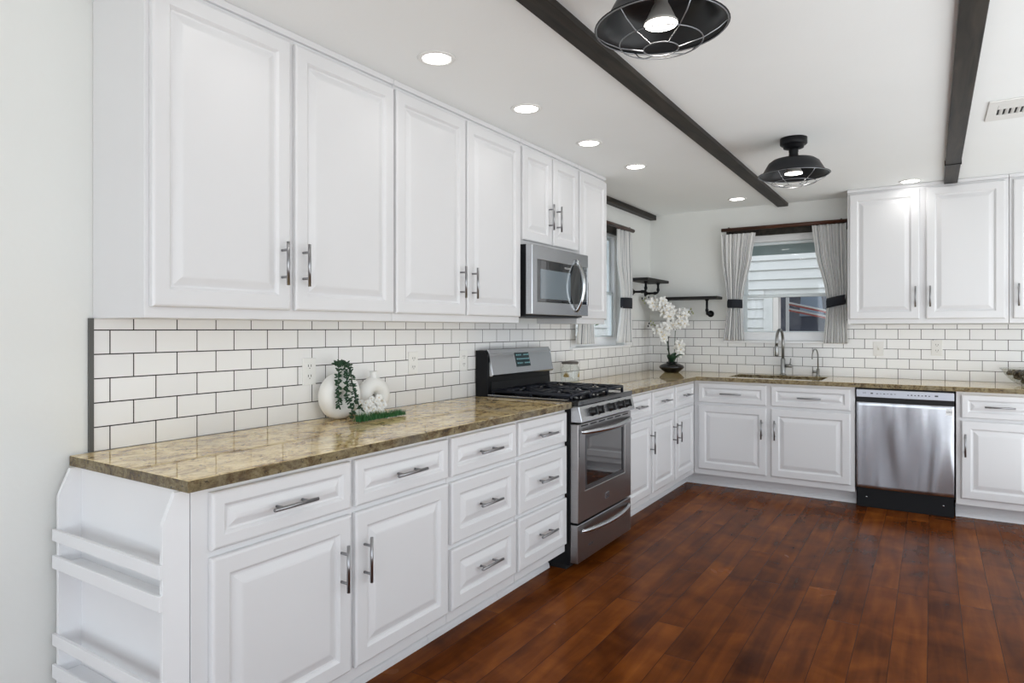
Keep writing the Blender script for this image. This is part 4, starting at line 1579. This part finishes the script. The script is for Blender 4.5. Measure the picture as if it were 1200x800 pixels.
VZ = CT1 + 0.0008
ring_vase('large white ceramic ring vase draped with hanging succulent strands', (0.085, 0.992, VZ), R90 - 0.10, 0.062, 0.043, 0.042, 0.019)
ring_vase('smaller white ceramic ring vase with an open centre, behind the white flowers', (0.080, 1.210, VZ), R90 - 0.12, 0.052, 0.036, 0.034, 0.017)

e = thing('trailing_succulent', 'dark green trailing succulent strands hanging over the large ring vase', 'plant', (0.11, 0.975, VZ))


def bead_strand(pts, mb, rr, step, jit, rs):
    pts = [Vector(p) for p in pts]
    for p, q in zip(pts, pts[1:]):
        L_ = (q - p).length
        k = max(1, int(L_ / step))
        for i in range(k):
            c = p.lerp(q, i / k)
            for _ in range(3):
                dv = Vector((rs.gauss(0, 1), rs.gauss(0, 1), rs.gauss(0, 0.8))).normalized()
                o_ = c + dv * jit
                rot = dv.to_track_quat('Z', 'Y').to_matrix()
                mb.ball(o_, rr, 6, 4, (0.6, 0.6, 1.4), rot)


rs = random.Random(11)
top = (-0.02, 0.010, 0.246)
strands = [[top, (0.018, -0.030, 0.244), (0.030, -0.044, 0.19), (0.034, -0.046, 0.12), (0.038, -0.044, 0.055)],
           [top, (0.022, 0.002, 0.246), (0.040, -0.006, 0.19), (0.050, -0.012, 0.11), (0.080, -0.014, 0.06), (0.086, -0.012, 0.010)],
           [top, (0.020, 0.026, 0.244), (0.034, 0.028, 0.20), (0.046, 0.030, 0.13), (0.056, 0.040, 0.075), (0.085, 0.050, 0.040)]]
for st_ in strands:
    mb = MB()
    mb.tube(st_, 0.0016, 5)
    bead_strand(st_, mb, 0.0062, 0.0075, 0.0100, rs)
    mb.build('strand', M_succ, e)
mb = MB().tube([(-0.025, 0.017, 0.225), top], 0.0025, 6)
bead_strand([(0.0, -0.035, 0.247), (0.005, 0.03, 0.247)], mb, 0.0060, 0.007, 0.008, rs)
mb.build('stem', M_succ, e)

e = thing('flower_spray', 'white artificial flower spray lying in front of the ring vases', 'flowers', (0.160, 1.100, VZ))
rf = random.Random(5)
f1 = None
for k in range(34):
    if f1 is None:
        mb = MB()
        for j in range(5):
            a = 2 * PI * j / 5
            mb.ball((math.cos(a) * 0.0085, math.sin(a) * 0.0085, 0.001), 0.0085, 8, 5, (1.0, 1.0, 0.32))
        mb.mat = 1
        mb.ball((0, 0, 0.003), 0.003, 6, 4)
        f_ = mb.build('blossom', [M_petal, M_pcentre], e, fixn=False)
        f1 = f_
    else:
        f_ = f1.copy()
        COL.objects.link(f_)
        f_.parent = e
    u = rf.uniform(-0.080, 0.085)
    hz = rf.uniform(0.02, 0.088 - 0.20 * max(0, abs(u) - 0.03))
    f_.location = (rf.uniform(-0.008, 0.028), u, hz)
    f_.rotation_euler = (rf.uniform(-0.7, 0.7), PI / 2 * 0.75 + rf.uniform(-0.5, 0.5), rf.uniform(-0.6, 0.3) - 0.3)
    sc_ = rf.uniform(0.8, 1.15)
    f_.scale = (sc_,) * 3
mb = MB()
for k in range(14):
    u = rf.uniform(-0.075, 0.08)
    mb.tube([(0.0, u * 0.3, 0.006), (0.005, u * 0.8, 0.04), (0.01, u, rf.uniform(0.05, 0.085))], 0.0011, 5)
mb.build('stems', M_pcentre, e)

gx = MB()
rg = random.Random(9)
A, B = Vector((0.250, 0.935, 0.0)), Vector((0.240, 1.235, 0.0))
gx.tube([A + Vector((0, 0, 0.006)), B + Vector((0, 0, 0.006))], 0.003, 6)
for k in range(900):
    t = rg.random()
    c = A.lerp(B, t) + Vector((rg.gauss(0, 0.010), 0, 0.004))
    hgt = rg.uniform(0.020, 0.046) * (1 - 0.35 * t)
    tip = c + Vector((rg.gauss(0, 0.007), rg.gauss(0, 0.008), hgt))
    sdv = Vector((rg.gauss(0, 1), rg.gauss(0, 1), 0)).normalized() * 0.0018
    gx.add([c - sdv, c + sdv, tip], [(0, 1, 2)])
go = gx.build('grass_garland', M_grass, None, fixn=False)
go.location = (0, 0, VZ)
tag(go, 'strip of bright green artificial grass lying on the granite before the ring vases', 'garland')

# ------------------------------------------------------------------ jar
e = thing('glass_jar', 'clear glass jar with a dark flat lid and gold leaf print beside the range', 'jar', (0.115, 3.165, VZ))
MB().lathe([(0, 0.002), (0.055, 0.002), (0.064, 0.010), (0.066, 0.03), (0.066, 0.115), (0.060, 0.130), (0.056, 0.136), (0.056, 0.146), (0.053, 0.146), (0.053, 0.134),
            (0.0575, 0.127), (0.063, 0.113), (0.063, 0.03), (0.061, 0.013), (0.053, 0.006), (0, 0.006)], n=40).build('jar_body', M_jar, e)
MB().lathe([(0, 0.1465), (0.059, 0.1465), (0.060, 0.149), (0.060, 0.160), (0.057, 0.163), (0, 0.163)], n=40).build('lid', M_lid, e)
for a0 in (-0.95, 0.75):
    mb = MB()
    for k in range(7):
        an = (k - 3) * 0.42
        L_ = 0.044 * (1 - 0.09 * abs(k - 3))
        tip = (math.sin(an) * L_, math.cos(an) * L_)
        nrm = (math.cos(an) * 0.0045, -math.sin(an) * 0.0045)
        q = [(0, 0), (tip[0] * .5 + nrm[0], tip[1] * .5 + nrm[1]), tip, (tip[0] * .5 - nrm[0], tip[1] * .5 - nrm[1])]
        base_a = -0.58 + a0
        vs = []
        for (u_, v_) in q:
            an2 = base_a + u_ / 0.0664
            vs.append((0.0664 * math.cos(an2), 0.0664 * math.sin(an2), 0.055 + v_ * 1.0))
        mb.add(vs, [(0, 1, 2, 3)])
    mb.build('leaf_print', M_gold, e)

# ------------------------------------------------------------------ bowl with dark berries
BC = Vector((2.850, 4.815, VZ))
e = thing('glass_bowl', 'clear glass bowl of dark balls on the counter at the right edge', 'bowl', BC)
MB().lathe([(0, 0.001), (0.05, 0.001), (0.075, 0.008), (0.115, 0.035), (0.150, 0.075), (0.170, 0.108), (0.180, 0.116), (0.178, 0.119), (0.166, 0.110), (0.146, 0.077),
            (0.112, 0.038), (0.073, 0.011), (0.05, 0.005), (0, 0.005)], n=48).build('bowl_body', M_jar, e)
rb = random.Random(2)
ball0 = None
placed = []
tries = 0
for layer, (zc, Rm) in enumerate(((0.030, 0.070), (0.058, 0.112), (0.086, 0.130))):
    rad0 = 0.0
    while rad0 <= Rm - 0.008:
        nn_ = 1 if rad0 == 0 else max(1, int(2 * PI * rad0 / 0.0415))
        for k in range(nn_):
            a = 2 * PI * k / nn_ + layer * 0.5
            placed.append((rad0 * math.cos(a), rad0 * math.sin(a), zc))
        rad0 += 0.0405
for (px_, py_, pz_) in placed:
    if ball0 is None:
        mb = MB()
        rr_ = random.Random(1)
        n, m = 14, 10
        vs = []
        for i in range(m + 1):
            for k in range(n):
                q = 0.0195 * (1 + rr_.uniform(-0.05, 0.02))
                a, t = 2 * PI * k / n, PI * i / m
                vs.append((q * math.sin(t) * math.cos(a), q * math.sin(t) * math.sin(a), -q * 0.8 * math.cos(t)))
        mb.add(vs, [(i * n + k, i * n + (k + 1) % n, (i + 1) * n + (k + 1) % n, (i + 1) * n + k) for i in range(m) for k in range(n)], True)
        o = mb.build('decorative_ball', M_berry)
        ball0 = o
    else:
        o = ball0.copy()
        COL.objects.link(o)
    o.location = BC + Vector((px_, py_, pz_))
    o.rotation_euler = (rb.uniform(0, 3), rb.uniform(0, 3), 0)
    tag(o, 'dark knobbly ball in the glass bowl at the right edge', 'ball', 'dark balls in the glass bowl')

# ------------------------------------------------------------------ outside
struct(MB().box(-14, 16, D + 0.4, 22, -0.5, -0.35).build('ground', M_ground))
struct(MB().box(-14, -0.5, -6, D + 0.4, -0.5, -0.35).build('ground', M_ground))
e = thing('carport', 'white lap-sided carport outside the sink window', 'carport', (0, 8.1, -0.35))
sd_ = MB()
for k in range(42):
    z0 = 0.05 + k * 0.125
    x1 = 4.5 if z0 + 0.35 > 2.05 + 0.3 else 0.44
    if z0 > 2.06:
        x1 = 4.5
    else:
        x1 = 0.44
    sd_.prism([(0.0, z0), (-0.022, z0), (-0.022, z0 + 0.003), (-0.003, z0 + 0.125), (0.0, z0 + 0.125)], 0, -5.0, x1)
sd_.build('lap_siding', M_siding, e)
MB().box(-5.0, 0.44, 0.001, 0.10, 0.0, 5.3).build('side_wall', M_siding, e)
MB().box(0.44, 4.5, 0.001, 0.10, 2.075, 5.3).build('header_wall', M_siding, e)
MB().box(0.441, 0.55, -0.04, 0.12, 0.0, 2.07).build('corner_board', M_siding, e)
MB().box(0.551, 0.615, -0.03, 0.15, 0.0, 2.07).build('post', M_post, e)
struct(MB().prism([(-1.0, H + 0.11), (RW + 1.0, H + 0.11), (RW + 1.0, H + 0.3), (RW / 2, H + 2.0), (-1.0, H + 0.3)], 1, RY - 0.5, D + 0.16).build('roof', M_soffit))  # unseen roof, added to keep the bright sky off the carport siding
eh = thing('roof_eave', 'grey roof eave outside over the sink window', 'eave', (0, D + 0.17, 2.13))
MB().box(-2.0, 4.0, 0, 0.56, 0.031, 0.06).box(-2.0, 4.0, 0.52, 0.56, -0.10, 0.0305).build('soffit', M_soffit, eh)
v = thing('parked_van', 'dark navy van parked in the carport beyond the window', 'vehicle', (2.3, 10.2, -0.35))
body = [(-2.3, 0.45), (-2.3, 1.9), (-2.0, 2.25), (-1.8, 2.3), (2.2, 2.3), (2.3, 2.1), (2.3, 0.45)]
MB().prism(body, 1, -0.9, 0.9).build('van_body', M_car, v, 0.06, 3)
MB().prism([(-1.62, 1.84), (-1.60, 2.15), (-1.34, 2.15), (-1.30, 1.84)], 1, -0.93, -0.901).build('side_window', M_cargl, v, 0.01)
MB().prism([(-0.75, 1.80), (-0.75, 2.15), (0.75, 2.15), (0.75, 1.80)], 1, -0.93, -0.901).build('side_window', M_cargl, v, 0.01)
MB().box(-1.19, -1.165, -0.93, -0.902, 0.5, 2.2).build('door_pillar_trim', M_whitep, v)
MB().box(-1.08, -0.95, -0.93, -0.901, 1.88, 2.02).build('orange_decal', M_orange, v)
MB().box(-1.00, -0.85, -0.93, -0.901, 2.03, 2.16).build('teal_decal', M_teal, v)
for x in (-1.5, 1.5):
    MB().lathe([(0, 0), (0.2, 0), (0.36, 0.02), (0.36, 0.22), (0, 0.22)], (x, -0.70, 0.36), 28, axis=1).build('wheel', M_rub, v)
t_ = thing('barrier_tape', 'red and white striped rail slanting across the carport opening', 'rail', (0.65, 9.0, 0))
for dz in (0.0, 0.085):
    g = MB()
    g.tube([(-0.1, 0, 1.60 + dz), (1.1, 0, 1.32 + dz * 0.8)], 0.012, 8)
    g.build('white_tube', M_whitep, t_)
    g = MB()
    g.tube([(-0.1, 0, 1.578 + dz), (1.1, 0, 1.298 + dz * 0.8)], 0.012, 8)
    g.build('red_tube', M_red, t_)
MB().box(1.0, 1.04, -0.02, 0.02, -0.35, 1.6).build('end_post', M_whitep, t_)
MB().box(-0.10, -0.06, -0.02, 0.02, -0.35, 1.75).build('end_post', M_whitep, t_)

# shrubs outside the side window
hb = MB()
rh = random.Random(21)
for k in range(1800):
    c = Vector((-1.9 + rh.gauss(0, 0.22), 6.55 + rh.gauss(0, 0.25), 0.6 + rh.gauss(0, 0.50)))
    if not (-0.3 < c.z < 1.9):
        continue
    d1 = Vector((rh.gauss(0, 1), rh.gauss(0, 1), rh.gauss(0, 1))).normalized() * 0.05
    d2 = d1.cross(Vector((0.3, 0.5, 1))).normalized() * 0.025
    hb.add([c - d1, c + d2, c + d1, c - d2], [(0, 1, 2, 3)])
sh = thing('shrub', 'green shrub outside the side window', 'shrub', (0, 0, 0))
hb.build('foliage', M_bush, sh, fixn=False)
MB().tube([(-1.9, 6.55, -0.35), (-1.9, 6.5, 0.9)], [0.03, 0.015], 8).build('trunk', M_post, sh)
fe = MB()
for k in range(60):
    fe.box(-5.32, -5.3, -4 + k * 0.25, -4 + k * 0.25 + 0.24, -0.35, 1.6)
fo = fe.build('garden_fence', M_siding)
tag(fo, 'pale board fence far outside the side window', 'fence')
